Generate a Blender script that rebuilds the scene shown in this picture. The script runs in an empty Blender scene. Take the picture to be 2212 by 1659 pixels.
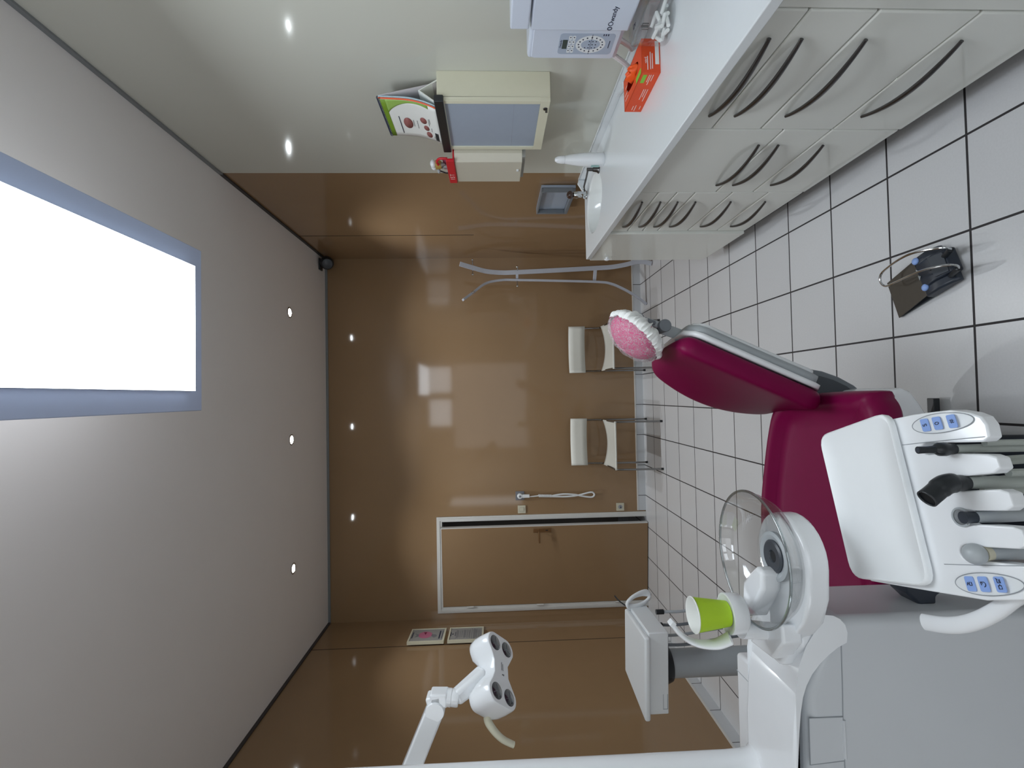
import bpy, bmesh, math, random
from mathutils import Vector, Matrix
random.seed(7)
sc = bpy.context.scene
COL = sc.collection
V = Vector
PI = math.pi

# ------------------------------------------------------------------ camera model (a phone held on its side)
T = 0.305
FPX = 1032.6
PITCH, YAW, ROLL = -0.0403129723, 0.0244329363, -0.0181623577
CAM = V((0, 0, 4.98210177 * T))
cy, sy, cp, sp = math.cos(YAW), math.sin(YAW), math.cos(PITCH), math.sin(PITCH)
FWD = V((sy * cp, cy * cp, sp)); _r = V((cy, -sy, 0)); _u = _r.cross(FWD)
RGT = _r * math.cos(ROLL) + _u * math.sin(ROLL)
UPV = _u * math.cos(ROLL) - _r * math.sin(ROLL)

def ray(x, y): return RGT * ((1659 - y - 829.5) / FPX) - UPV * ((x - 1106) / FPX) + FWD
def PA(x, y, ax, v):
    d = ray(x, y); return CAM + d * ((v - CAM[ax]) / d[ax])
def PX(x, y, v): return PA(x, y, 0, v)
def PY(x, y, v): return PA(x, y, 1, v)
def PZ(x, y, v): return PA(x, y, 2, v)
def PT(x, y, t): return CAM + ray(x, y) * t

# ------------------------------------------------------------------ materials
def srgb(r, g, b):
    f = lambda c: (c / 255 / 12.92) if c / 255 <= .04045 else ((c / 255 + .055) / 1.055) ** 2.4
    return (f(r), f(g), f(b), 1)
MATS = {}
def mat(name, col, rough=.5, metal=0, spec=.5, noise=.0, nscale=40, bump=0, bscale=200, emit=None, estr=0, coat=0, sheen=0):
    m = bpy.data.materials.new(name); m.use_nodes = True
    nt = m.node_tree; b = nt.nodes['Principled BSDF']
    b.inputs['Base Color'].default_value = col
    b.inputs['Roughness'].default_value = rough
    b.inputs['Metallic'].default_value = metal
    b.inputs['Specular IOR Level'].default_value = spec
    b.inputs['Coat Weight'].default_value = coat
    if emit: b.inputs['Emission Color'].default_value = emit; b.inputs['Emission Strength'].default_value = estr
    tc = nt.nodes.new('ShaderNodeTexCoord')
    if noise:
        n = nt.nodes.new('ShaderNodeTexNoise'); n.inputs['Scale'].default_value = nscale; n.inputs['Detail'].default_value = 3
        nt.links.new(tc.outputs['Object'], n.inputs['Vector'])
        mx = nt.nodes.new('ShaderNodeMix'); mx.data_type = 'RGBA'
        mx.inputs[6].default_value = tuple(c * (1 - noise) for c in col[:3]) + (1,)
        mx.inputs[7].default_value = tuple(min(1, c * (1 + noise)) for c in col[:3]) + (1,)
        nt.links.new(n.outputs['Fac'], mx.inputs[0]); nt.links.new(mx.outputs[2], b.inputs['Base Color'])
    if bump:
        n2 = nt.nodes.new('ShaderNodeTexNoise'); n2.inputs['Scale'].default_value = bscale; n2.inputs['Detail'].default_value = 4
        nt.links.new(tc.outputs['Object'], n2.inputs['Vector'])
        bp = nt.nodes.new('ShaderNodeBump'); bp.inputs['Strength'].default_value = bump; bp.inputs['Distance'].default_value = .002
        nt.links.new(n2.outputs['Fac'], bp.inputs['Height']); nt.links.new(bp.outputs['Normal'], b.inputs['Normal'])
    MATS[name] = m
    return m

M_brown = mat('brown_panel', srgb(143, 117, 88), .07, spec=.4, noise=.05, nscale=3)
M_door = mat('brown_door', srgb(143, 117, 88), .18, spec=.3, noise=.05, nscale=3)
M_cream = mat('cream_panel', srgb(196, 197, 187), .09, spec=.5, noise=.02, nscale=2, coat=.2)
M_ceil = mat('ceiling_paint', srgb(226, 223, 221), .8, noise=.03, nscale=2)
M_wallw = mat('white_wall_paint', srgb(210, 210, 205), .8, noise=.02, nscale=4)
M_trim = mat('grey_trim', srgb(120, 124, 126), .4, noise=.03)
M_dtrim = mat('dark_trim', srgb(52, 50, 50), .5, noise=.03)
M_joint = mat('joint_shadow', srgb(28, 20, 14), .8, noise=.03)
M_frame = mat('white_door_frame', srgb(205, 205, 202), .35, noise=.02)
M_lam = mat('cabinet_laminate', srgb(220, 222, 216), .1, spec=.5, noise=.015, nscale=6, coat=.15)
M_carc = mat('cabinet_carcass', srgb(150, 150, 145), .5, noise=.02)
M_plinth = mat('dark_plinth', srgb(70, 70, 70), .6, noise=.03)
M_top = mat('white_worktop', srgb(223, 228, 231), .22, noise=.012, nscale=60)
M_basin = mat('white_basin', srgb(232, 236, 236), .1, noise=.01, coat=.4)
M_chrome = mat('chrome', srgb(205, 208, 210), .12, metal=1, noise=.02)
M_steel = mat('brushed_steel', srgb(150, 155, 162), .32, metal=1, noise=.05, nscale=90)
M_gun = mat('gunmetal', srgb(105, 104, 104), .3, metal=1, noise=.05, nscale=60)
M_white = mat('white_plastic', srgb(234, 237, 240), .16, spec=.5, noise=.012, nscale=30, coat=.25)
M_white2 = mat('white_plastic_matte', srgb(222, 226, 228), .4, noise=.012, nscale=30)
M_unit = mat('unit_panel', srgb(204, 208, 212), .18, noise=.012, nscale=10, coat=.2)
M_silic = mat('white_silicone', srgb(240, 244, 246), .38, noise=.012, nscale=30)
M_seam = mat('seam_grey', srgb(150, 155, 160), .6, noise=.03)
M_mag = mat('magenta_upholstery', srgb(116, 4, 62), .42, spec=.16, noise=.05, nscale=25, bump=.08, bscale=500)
M_dkgrey = mat('dark_grey_plastic', srgb(62, 67, 74), .4, noise=.04)
M_mdgrey = mat('mid_grey_plastic', srgb(112, 118, 124), .42, noise=.03)
M_ltgrey = mat('light_grey_plastic', srgb(168, 174, 178), .4, noise=.02)
M_black = mat('black_plastic', srgb(30, 34, 38), .35, noise=.05)
M_navy = mat('blue_black_plastic', srgb(40, 47, 58), .38, noise=.05)
M_blue = mat('pale_blue_button', srgb(140, 170, 228), .4, noise=.02)
M_ink = mat('dark_ink', srgb(34, 42, 66), .5, noise=.02)
M_greyink = mat('grey_ink', srgb(120, 122, 126), .6, noise=.03)
M_wink = mat('white_ink', srgb(236, 220, 214), .5, noise=.02)
M_hose = mat('hose_grey', srgb(168, 174, 168), .5, noise=.03, bump=.25, bscale=900)
M_lamp = mat('lens_dark', srgb(44, 47, 52), .08, noise=.2, nscale=60, coat=1)
M_green = mat('lime_paper', srgb(172, 208, 40), .5, noise=.03, nscale=60)
M_paper = mat('white_paper', srgb(232, 234, 230), .6, noise=.015)
M_orange = mat('orange_card', srgb(226, 76, 28), .45, noise=.03)
M_orange2 = mat('orange_glove', srgb(240, 92, 30), .5, noise=.06, nscale=80)
M_lime = mat('green_label', srgb(132, 196, 60), .5, noise=.03)
M_red = mat('red_paint', srgb(206, 28, 44), .35, noise=.03)
M_cab = mat('cream_metal', srgb(216, 214, 192), .4, noise=.015)
M_disp = mat('beige_plastic', srgb(204, 200, 184), .42, noise=.015)
M_pane = mat('grey_frosted_pane', srgb(158, 170, 186), .22, noise=.02, nscale=30)
M_wood = mat('white_lacquered_wood', srgb(178, 182, 192), .35, noise=.03)
M_chairw = mat('white_veneer', srgb(206, 206, 198), .4, noise=.03, nscale=15)
M_plate = mat('ivory_plastic', srgb(196, 192, 172), .45, noise=.02)
M_gsock = mat('grey_socket', srgb(116, 118, 124), .45, noise=.03)
M_pink = mat('pink_print', srgb(190, 110, 140), .6, noise=.04)
M_dpink = mat('dark_pink_print', srgb(120, 26, 66), .6, noise=.04)
M_printbg = mat('grey_print', srgb(152, 152, 150), .6, noise=.02)
M_gpage = mat('green_page', srgb(150, 186, 90), .5, noise=.03)
M_gold = mat('gold_paint', srgb(180, 150, 80), .4, noise=.04)
M_tube = mat('tube_chrome', srgb(150, 150, 150), .22, metal=1, noise=.03)
M_cotton = mat('cotton', srgb(238, 240, 238), .9, noise=.02, bump=.3, bscale=300)
M_brush = mat('pedal_steel', srgb(92, 88, 82), .45, metal=.7, noise=.08, nscale=50)
M_amber = mat('dark_amber', srgb(62, 44, 36), .12, noise=.05)
M_brass = mat('brass_handle', srgb(150, 118, 84), .3, metal=.8, noise=.04)
M_lcd = mat('lcd_green', srgb(66, 76, 72), .25, noise=.03)
M_lilac = mat('device_white', srgb(206, 214, 228), .3, noise=.012, coat=.15)
M_panelg = mat('device_panel_grey', srgb(168, 180, 198), .35, noise=.02)

def emis(name, col, s):
    m = bpy.data.materials.new(name); m.use_nodes = True; nt = m.node_tree
    for n in list(nt.nodes): nt.nodes.remove(n)
    e = nt.nodes.new('ShaderNodeEmission'); o = nt.nodes.new('ShaderNodeOutputMaterial')
    e.inputs[0].default_value = col; e.inputs[1].default_value = s
    nt.links.new(e.outputs[0], o.inputs[0]); return m
M_lum = emis('luminaire_diffuser', (.86, .93, 1, 1), 6.5)
M_upfill = emis('uplight_fill', (.9, .94, 1, 1), 1.3)  # fill glow added to lift the ceiling
M_led = emis('led_spot', (.9, .97, 1, 1), 60)
M_sky = emis('daylight_pane', (.86, .93, 1, 1), 3.2)

M_blind = emis('lit_blind', (.92, .96, 1, 1), .75)
M_sidefill = emis('side_fill_glow', (.88, .94, 1, 1), 1.8)  # fill glow for the added opening in the left wall

def glass(name, tint, refl=.09, gmax=.55):
    m = bpy.data.materials.new(name); m.use_nodes = True; nt = m.node_tree
    for n in list(nt.nodes): nt.nodes.remove(n)
    tr = nt.nodes.new('ShaderNodeBsdfTransparent'); tr.inputs[0].default_value = tint
    gl = nt.nodes.new('ShaderNodeBsdfGlossy'); gl.inputs['Roughness'].default_value = .02
    lw = nt.nodes.new('ShaderNodeLayerWeight'); lw.inputs[0].default_value = .35
    mp = nt.nodes.new('ShaderNodeMapRange'); mp.inputs[3].default_value = refl; mp.inputs[4].default_value = gmax
    mx = nt.nodes.new('ShaderNodeMixShader'); o = nt.nodes.new('ShaderNodeOutputMaterial')
    nt.links.new(lw.outputs['Facing'], mp.inputs[0]); nt.links.new(mp.outputs[0], mx.inputs[0])
    nt.links.new(tr.outputs[0], mx.inputs[1]); nt.links.new(gl.outputs[0], mx.inputs[2]); nt.links.new(mx.outputs[0], o.inputs[0])
    return m
M_glass = glass('clear_glass', (.985, .99, .99, 1))
M_jarg = glass('jar_glass', (.995, 1, 1, 1), .03, .26)

def film(name):
    m = bpy.data.materials.new(name); m.use_nodes = True; nt = m.node_tree
    b = nt.nodes['Principled BSDF']; b.inputs['Base Color'].default_value = srgb(238, 236, 240); b.inputs['Roughness'].default_value = .6
    tc = nt.nodes.new('ShaderNodeTexCoord'); n = nt.nodes.new('ShaderNodeTexNoise')
    n.inputs['Scale'].default_value = 95; n.inputs['Detail'].default_value = 6; n.inputs['Distortion'].default_value = 2.5
    cr = nt.nodes.new('ShaderNodeMapRange'); cr.inputs[1].default_value = .35; cr.inputs[2].default_value = .72
    cr.inputs[3].default_value = .08; cr.inputs[4].default_value = .48
    nt.links.new(tc.outputs['Object'], n.inputs['Vector']); nt.links.new(n.outputs['Fac'], cr.inputs[0])
    nt.links.new(cr.outputs[0], b.inputs['Alpha'])
    return m
M_film = film('disposable_film')

def floor_mat():
    m = bpy.data.materials.new('floor_tiles'); m.use_nodes = True; nt = m.node_tree; L = nt.links
    b = nt.nodes['Principled BSDF']
    g = nt.nodes.new('ShaderNodeNewGeometry'); sx = nt.nodes.new('ShaderNodeSeparateXYZ'); L.new(g.outputs['Position'], sx.inputs[0])
    def M(op, a, bb=None):
        n = nt.nodes.new('ShaderNodeMath'); n.operation = op
        for i, q in enumerate((a, bb)):
            if q is None: continue
            if isinstance(q, (int, float)): n.inputs[i].default_value = q
            else: L.new(q, n.inputs[i])
        return n.outputs[0]
    cells = []; lines = []
    for out, off in ((sx.outputs['X'], .80206), (sx.outputs['Y'], 1.44158)):
        q = M('DIVIDE', M('SUBTRACT', out, off), T)
        cells.append(M('FLOOR', q))
        lines.append(M('GREATER_THAN', M('ABSOLUTE', M('SUBTRACT', M('FRACT', q), .5)), .5 - .0038 / T))
    gr = M('MAXIMUM', lines[0], lines[1])
    cx = nt.nodes.new('ShaderNodeCombineXYZ'); L.new(cells[0], cx.inputs[0]); L.new(cells[1], cx.inputs[1])
    wn = nt.nodes.new('ShaderNodeTexWhiteNoise'); L.new(cx.outputs[0], wn.inputs['Vector'])
    ns = nt.nodes.new('ShaderNodeTexNoise'); ns.inputs['Scale'].default_value = 160; ns.inputs['Detail'].default_value = 5
    L.new(g.outputs['Position'], ns.inputs['Vector'])
    fac = M('ADD', M('MULTIPLY', wn.outputs['Value'], .35), M('MULTIPLY', ns.outputs['Fac'], .65))
    c1 = nt.nodes.new('ShaderNodeMix'); c1.data_type = 'RGBA'; c1.inputs[6].default_value = srgb(196, 197, 199); c1.inputs[7].default_value = srgb(212, 213, 215)
    L.new(fac, c1.inputs[0])
    c2 = nt.nodes.new('ShaderNodeMix'); c2.data_type = 'RGBA'; c2.inputs[7].default_value = srgb(40, 37, 39)
    L.new(c1.outputs[2], c2.inputs[6]); L.new(gr, c2.inputs[0]); L.new(c2.outputs[2], b.inputs['Base Color'])
    r = M('ADD', M('MULTIPLY', gr, .4), .27); L.new(r, b.inputs['Roughness'])
    bp = nt.nodes.new('ShaderNodeBump'); bp.inputs['Strength'].default_value = .5; bp.inputs['Distance'].default_value = .002
    L.new(M('SUBTRACT', 1.0, gr), bp.inputs['Height']); L.new(bp.outputs['Normal'], b.inputs['Normal'])
    return m
M_floor = floor_mat()

def tileband_mat(axis, off):
    m = bpy.data.materials.new('baseboard_tiles'); m.use_nodes = True; nt = m.node_tree; L = nt.links
    b = nt.nodes['Principled BSDF']; b.inputs['Roughness'].default_value = .3
    g = nt.nodes.new('ShaderNodeNewGeometry'); sx = nt.nodes.new('ShaderNodeSeparateXYZ'); L.new(g.outputs['Position'], sx.inputs[0])
    def M(op, a, bb):
        n = nt.nodes.new('ShaderNodeMath'); n.operation = op
        if isinstance(a, (int, float)): n.inputs[0].default_value = a
        else: L.new(a, n.inputs[0])
        n.inputs[1].default_value = bb; return n.outputs[0]
    q = M('DIVIDE', M('SUBTRACT', sx.outputs[axis], off), T)
    n = nt.nodes.new('ShaderNodeMath'); n.operation = 'FRACT'; L.new(q, n.inputs[0])
    gr = M('GREATER_THAN', M('ABSOLUTE', M('SUBTRACT', n.outputs[0], .5), 0), .5 - .0028 / T)
    c2 = nt.nodes.new('ShaderNodeMix'); c2.data_type = 'RGBA'; c2.inputs[6].default_value = srgb(196, 200, 204); c2.inputs[7].default_value = srgb(60, 58, 58)
    L.new(gr, c2.inputs[0]); L.new(c2.outputs[2], b.inputs['Base Color'])
    return m

# ------------------------------------------------------------------ mesh helpers
def BM(): return bmesh.new()
def obox(bm, c, ex, ey, ez, hx, hy, hz):
    c = V(c); vs = []
    for i in (-1, 1):
        for j in (-1, 1):
            for k in (-1, 1): vs.append(bm.verts.new(c + ex * (hx * i) + ey * (hy * j) + ez * (hz * k)))
    for f in ((0, 1, 3, 2), (4, 6, 7, 5), (0, 4, 5, 1), (2, 3, 7, 6), (0, 2, 6, 4), (1, 5, 7, 3)): bm.faces.new([vs[i] for i in f])
    return bm
EX, EY, EZ = V((1, 0, 0)), V((0, 1, 0)), V((0, 0, 1))
def box(bm, x0, x1, y0, y1, z0, z1):
    return obox(bm, ((x0 + x1) / 2, (y0 + y1) / 2, (z0 + z1) / 2), EX, EY, EZ, abs(x1 - x0) / 2, abs(y1 - y0) / 2, abs(z1 - z0) / 2)
def frame_of(d):
    d = d.normalized(); a = EZ if abs(d.z) < .9 else EX
    u = d.cross(a).normalized(); return u, d.cross(u).normalized()
def tube(bm, pts, r, n=10, cap=True, flat=None):
    """round (or elliptical: flat=(ru,rv,uvec)) tube through points; r scalar or list"""
    pts = [V(p) for p in pts]; N = len(pts); rs = r if isinstance(r, (list, tuple)) else [r] * N
    rings = []; u = None
    for i, p in enumerate(pts):
        d = (pts[min(i + 1, N - 1)] - pts[max(i - 1, 0)]).normalized()
        if flat is not None:
            u = flat - d * flat.dot(d); u.normalize()
        elif u is None: u = frame_of(d)[0]
        else: u = (u - d * u.dot(d)).normalized()
        v = d.cross(u)
        ru, rv = rs[i] if isinstance(rs[i], (tuple, list)) else (rs[i], rs[i])
        rings.append([bm.verts.new(p + u * (ru * math.cos(2 * PI * k / n)) + v * (rv * math.sin(2 * PI * k / n))) for k in range(n)])
    for a, b in zip(rings, rings[1:]):
        for k in range(n): bm.faces.new((a[k], a[(k + 1) % n], b[(k + 1) % n], b[k]))
    if cap: bm.faces.new(rings[0][::-1]); bm.faces.new(rings[-1])
    return bm
def spline(pts, n=8):
    pts = [V(p) for p in pts]; out = []
    for i in range(len(pts) - 1):
        p0, p1, p2, p3 = pts[max(i - 1, 0)], pts[i], pts[i + 1], pts[min(i + 2, len(pts) - 1)]
        for k in range(n):
            t = k / n
            out.append(.5 * ((2 * p1) + (p2 - p0) * t + (2 * p0 - 5 * p1 + 4 * p2 - p3) * t * t + (3 * p1 - p0 - 3 * p2 + p3) * t ** 3))
    out.append(pts[-1]); return out
def lathe(bm, c, prof, n=28, ax=EZ, sx=1, sy=1, cap=True):
    """prof: list of (radius, height along ax)"""
    c = V(c); u, v = frame_of(ax); rings = []
    if ax == EZ: u, v = EX, EY
    for r, h in prof:
        rings.append([bm.verts.new(c + ax * h + u * (r * sx * math.cos(2 * PI * k / n)) + v * (r * sy * math.sin(2 * PI * k / n))) for k in range(n)])
    for a, b in zip(rings, rings[1:]):
        for k in range(n): bm.faces.new((a[k], a[(k + 1) % n], b[(k + 1) % n], b[k]))
    if cap:
        bm.faces.new(rings[0][::-1]); bm.faces.new(rings[-1])
    return bm
def prism(bm, pts, off):
    """closed polygon (3-D points) extruded by vector off"""
    a = [bm.verts.new(V(p)) for p in pts]; b = [bm.verts.new(V(p) + off) for p in pts]; n = len(a)
    bm.faces.new(a[::-1]); bm.faces.new(b)
    for i in range(n): bm.faces.new((a[i], a[(i + 1) % n], b[(i + 1) % n], b[i]))
    return bm
def sphere(bm, c, rx, ry=None, rz=None, n=20, m=12, rot=None):
    ry = ry or rx; rz = rz or rx; c = V(c); R = rot or Matrix.Identity(3)
    res = bmesh.ops.create_uvsphere(bm, u_segments=n, v_segments=m, radius=1)
    for v in res['verts']: v.co = c + R @ V((v.co.x * rx, v.co.y * ry, v.co.z * rz))
    return bm
def rrect(w, h, r, n=5, cx=0, cy=0):
    pts = []
    for (sx, sy, a0) in ((1, 1, 0), (-1, 1, 90), (-1, -1, 180), (1, -1, 270)):
        for k in range(n + 1):
            a = math.radians(a0 + 90 * k / n)
            pts.append((cx + sx * (w / 2 - r) + r * math.cos(a), cy + sy * (h / 2 - r) + r * math.sin(a)))
    return pts
def grid(bm, f, nu, nv, closed_v=False):
    vs = [[bm.verts.new(f(i / (nu - 1), j / (nv if closed_v else nv - 1))) for j in range(nv)] for i in range(nu)]
    for i in range(nu - 1):
        for j in range(nv if closed_v else nv - 1):
            bm.faces.new((vs[i][j], vs[i][(j + 1) % nv], vs[i + 1][(j + 1) % nv], vs[i + 1][j]))
    return vs

def wloc(o):
    p = V((0, 0, 0))
    while o is not None: p += o.location; o = o.parent
    return p
def obj(name, bm, m, parent=None, bevel=0, seg=3, smooth=35, label=None, sub=0, solid=0):
    bmesh.ops.remove_doubles(bm, verts=bm.verts, dist=1e-6)
    bmesh.ops.recalc_face_normals(bm, faces=bm.faces)
    me = bpy.data.meshes.new(name)
    if parent is None:
        xs = [v.co for v in bm.verts]
        o0 = V((sum(v.x for v in xs) / len(xs), sum(v.y for v in xs) / len(xs), min(v.z for v in xs)))
    else: o0 = wloc(parent)
    for v in bm.verts: v.co -= o0
    bm.to_mesh(me); bm.free()
    for q in (m if isinstance(m, (list, tuple)) else [m]): me.materials.append(q)
    o = bpy.data.objects.new(name, me); COL.objects.link(o)
    if parent is None: o.location = o0
    else: o.parent = parent
    if smooth:
        for p in me.polygons: p.use_smooth = True
        me.set_sharp_from_angle(angle=math.radians(smooth))
    if solid:
        md = o.modifiers.new('solid', 'SOLIDIFY'); md.thickness = solid; md.offset = 0
    if bevel:
        md = o.modifiers.new('bevel', 'BEVEL'); md.width = bevel; md.segments = seg; md.limit_method = 'ANGLE'; md.angle_limit = math.radians(40)
        md.harden_normals = False
    if sub:
        md = o.modifiers.new('sub', 'SUBSURF'); md.levels = sub; md.render_levels = sub
    if label: o['label'] = label
    return o
def tag(o, label, cat, group=None):
    o['label'] = label; o['category'] = cat
    if group: o['group'] = group
    return o
def thing(name, loc, label, cat, group=None):
    o = bpy.data.objects.new(name, None); COL.objects.link(o); o.location = V(loc); o.empty_display_size = .05
    return tag(o, label, cat, group)
def struct(name, bm, m, parent=None, **k):
    o = obj(name, bm, m, parent, **k)
    if parent is None: o['kind'] = 'structure'
    return o
def dup(root, delta, label=None, group=None):
    r = root.copy(); COL.objects.link(r); r.location = root.location + V(delta)
    if label: r['label'] = label
    for ch in list(root.children):
        c = ch.copy(); COL.objects.link(c); c.parent = r
        for g in list(ch.children):
            d = g.copy(); COL.objects.link(d); d.parent = c
    return r
def text(name, s, size, org, right, up, m, parent, ext=.0003, align='CENTER', sx=1, label=None):
    """lettering standing on the surface at org"""
    cu = bpy.data.curves.new(name, 'FONT'); cu.body = s; cu.size = size; cu.extrude = ext; cu.align_x = align; cu.align_y = 'CENTER'
    t = bpy.data.objects.new('tmp', cu); COL.objects.link(t)
    dg = bpy.context.evaluated_depsgraph_get(); me = bpy.data.meshes.new_from_object(t.evaluated_get(dg))
    bpy.data.objects.remove(t)
    right = V(right).normalized(); up = V(up); up = (up - right * up.dot(right)).normalized(); n = right.cross(up)
    o0 = wloc(parent)
    for v in me.vertices: v.co = V(org) - o0 + right * (v.co.x * sx) + up * v.co.y + n * v.co.z
    me.name = name; me.materials.clear(); me.materials.append(m)
    o = bpy.data.objects.new(name, me); COL.objects.link(o); o.parent = parent
    if label: o['label'] = label
    return o
class Face:
    """a flat face with its own 2-D coordinates; o origin, r right, u up (unit vectors)"""
    def __init__(s, o, r, u):
        s.o = V(o); s.r = V(r).normalized(); u = V(u); s.u = (u - s.r * u.dot(s.r)).normalized(); s.n = s.r.cross(s.u)
    def p(s, x, y, h=0): return s.o + s.r * x + s.u * y + s.n * h
    def plate(s, bm, x0, x1, y0, y1, h0=.0002, h1=.0007):
        return prism(bm, [s.p(x0, y0, h0), s.p(x1, y0, h0), s.p(x1, y1, h0), s.p(x0, y1, h0)], s.n * (h1 - h0))
    def poly(s, bm, pts, h0=.0002, h1=.0007): return prism(bm, [s.p(x, y, h0) for x, y in pts], s.n * (h1 - h0))
    def disc(s, bm, x, y, rx, ry=None, h0=.0002, h1=.0007, n=24):
        ry = ry or rx; return s.poly(bm, [(x + rx * math.cos(2 * PI * k / n), y + ry * math.sin(2 * PI * k / n)) for k in range(n)], h0, h1)
    def ring(s, bm, x, y, rx, ry, w, h=.0006, n=36):
        pts = [s.p(x + rx * math.cos(2 * PI * k / n), y + ry * math.sin(2 * PI * k / n), h) for k in range(n + 1)]
        return tube(bm, pts, w / 2, 6, cap=False)


# ================================================================== THE ROOM
WL, WR, YF, YN, HC = -2.19, 1.395, 4.80, -1.30, 3.165
bm = BM(); box(bm, WL - .1, WR + .1, YN - .1, 6.0, -.1, 0); struct('floor', bm, M_floor, smooth=0)
bm = BM(); box(bm, WL - .1, WR + .1, YN - .1, YF + .12, HC, HC + .1); struct('ceiling', bm, M_ceil, smooth=0)
# far wall with the door opening
DX0, DX1, DZ = -2.085, -1.235, 2.06
bm = BM(); box(bm, WL - .1, DX0, YF, YF + .12, 0, HC); box(bm, DX1, WR + .1, YF, YF + .12, 0, HC); box(bm, DX0, DX1, YF, YF + .12, DZ, HC)
struct('wall_far', bm, M_brown, smooth=0)
bm = BM(); box(bm, -2.6, -.6, 5.9, 6.0, 0, HC); box(bm, -2.6, -2.5, YF + .12, 5.9, 0, HC); box(bm, -.7, -.6, YF + .12, 5.9, 0, HC); box(bm, -2.6, -.6, YF + .12, 6.0, 2.5, 2.6)
struct('wall_corridor', bm, mat('corridor_paint', srgb(120, 110, 98), .8, noise=.03), smooth=0)
bm = BM(); box(bm, WL - .1, WL, -.1, YF, 0, HC); box(bm, WL - .1, WL, YN, -1.1, 0, HC); box(bm, WL - .1, WL, -1.1, -.1, 0, .9); box(bm, WL - .1, WL, -1.1, -.1, 2.5, HC); struct('wall_left', bm, M_brown, smooth=0)
bm = BM()
for a, b, c, d in ((-1.1, -.1, .9, .96), (-1.1, -.1, 2.44, 2.5), (-1.1, -1.04, .96, 2.44), (-.16, -.1, .96, 2.44)): box(bm, WL - .07, WL - .02, a, b, c, d)
fill_frame = struct('fill_window', bm, M_frame, bevel=.004)  # unseen window added in the left wall as extra fill light
bm = BM(); box(bm, WL - .055, WL - .045, -1.04, -.16, .96, 2.44); obj('pane', bm, M_sidefill, fill_frame, smooth=0)  # glowing sheet of that added fill window
YB = 2.955
bm = BM(); box(bm, WR, WR + .1, YB, YF, 0, HC); struct('wall_right', bm, M_brown, smooth=0)
bm = BM(); box(bm, WR - .002, WR + .1, YN, YB, 0, HC); struct('wall_right', bm, M_cream, smooth=0)
# near wall (behind the photographer) with a high window
wx0, wx1, wz0, wz1 = -.72, .74, 1.25, 3.02
BX0, BX1, BZ0 = -1.22, .80, .70
bm = BM(); box(bm, WL, BX0, YN - .12, YN, 0, HC); box(bm, BX1, WR, YN - .12, YN, 0, HC); box(bm, BX0, BX1, YN - .12, YN, 0, BZ0); box(bm, BX0, BX1, YN - .12, YN, wz1, HC)
box(bm, BX0, wx0, YN - .12, YN, 2.43, wz1); box(bm, wx1, BX1, YN - .12, YN, 2.43, wz1)
struct('wall_near', bm, M_wallw, smooth=0)
bm = BM()
for a, b, c, d in ((wx0, wx1, wz1 - .06, wz1), (wx0, wx0 + .06, 2.43, wz1), (wx1 - .06, wx1, 2.43, wz1), (-.06, .10, 2.43, wz1), (BX0, BX1, 2.40, 2.46), (BX0, BX1, BZ0, BZ0 + .05), (BX0, BX0 + .05, BZ0, 2.46), (BX1 - .05, BX1, BZ0, 2.46)): box(bm, a, b, YN - .09, YN - .03, c, d)
wf = struct('window_1', bm, M_frame, bevel=.004)
for a, b, c, d, m in ((BX0 + .05, BX1 - .05, BZ0 + .05, 2.40, M_blind), (wx0 + .06, -.06, 2.46, wz1 - .06, M_sky), (.10, wx1 - .06, 2.46, wz1 - .06, M_sky)):
    bm = BM(); box(bm, a, b, YN - .07, YN - .06, c, d); obj('pane' if m is M_sky else 'blind', bm, m, wf, smooth=0)
# shadow-gap profiles under the ceiling, panel joints
for i, (a, b, c, d) in enumerate(((WL, WR, YF - .012, YF), (WL, WL + .012, YN, YF - .012), (WR - .012, WR - .002, YB, YF - .012), (WR - .012, WR - .002, YN, YB))):
    bm = BM(); box(bm, a, b, c, d, HC - .022, HC); struct('trim_%d' % (i + 1), bm, M_trim if i in (0, 3) else M_dtrim, smooth=0)
bm = BM(); box(bm, WR - .0012, WR + .001, 4.106, 4.113, 1.66, HC - .022); struct('trim_5', bm, M_joint, smooth=0)
bm = BM(); box(bm, WL - .001, WL + .0012, 4.30, 4.306, .09, HC - .022); struct('trim_6', bm, M_joint, smooth=0)
# tiled skirting with its light top bead
bm = BM(); box(bm, DX1 + .058, WR - .003, YF - .011, YF, 0, .075); b0 = struct('baseboard_far', bm, tileband_mat('X', .80206), smooth=0)
bm = BM(); box(bm, DX1 + .058, WR - .003, YF - .013, YF, .075, .086); obj('top_bead', bm, M_frame, b0, smooth=0)
bm = BM(); box(bm, WL, WL + .011, YN, YF - .003, 0, .075); b0 = struct('baseboard_left', bm, tileband_mat('Y', 1.44158), smooth=0)
bm = BM(); box(bm, WL, WL + .013, YN, YF - .003, .075, .086); obj('top_bead', bm, M_frame, b0, smooth=0)
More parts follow.
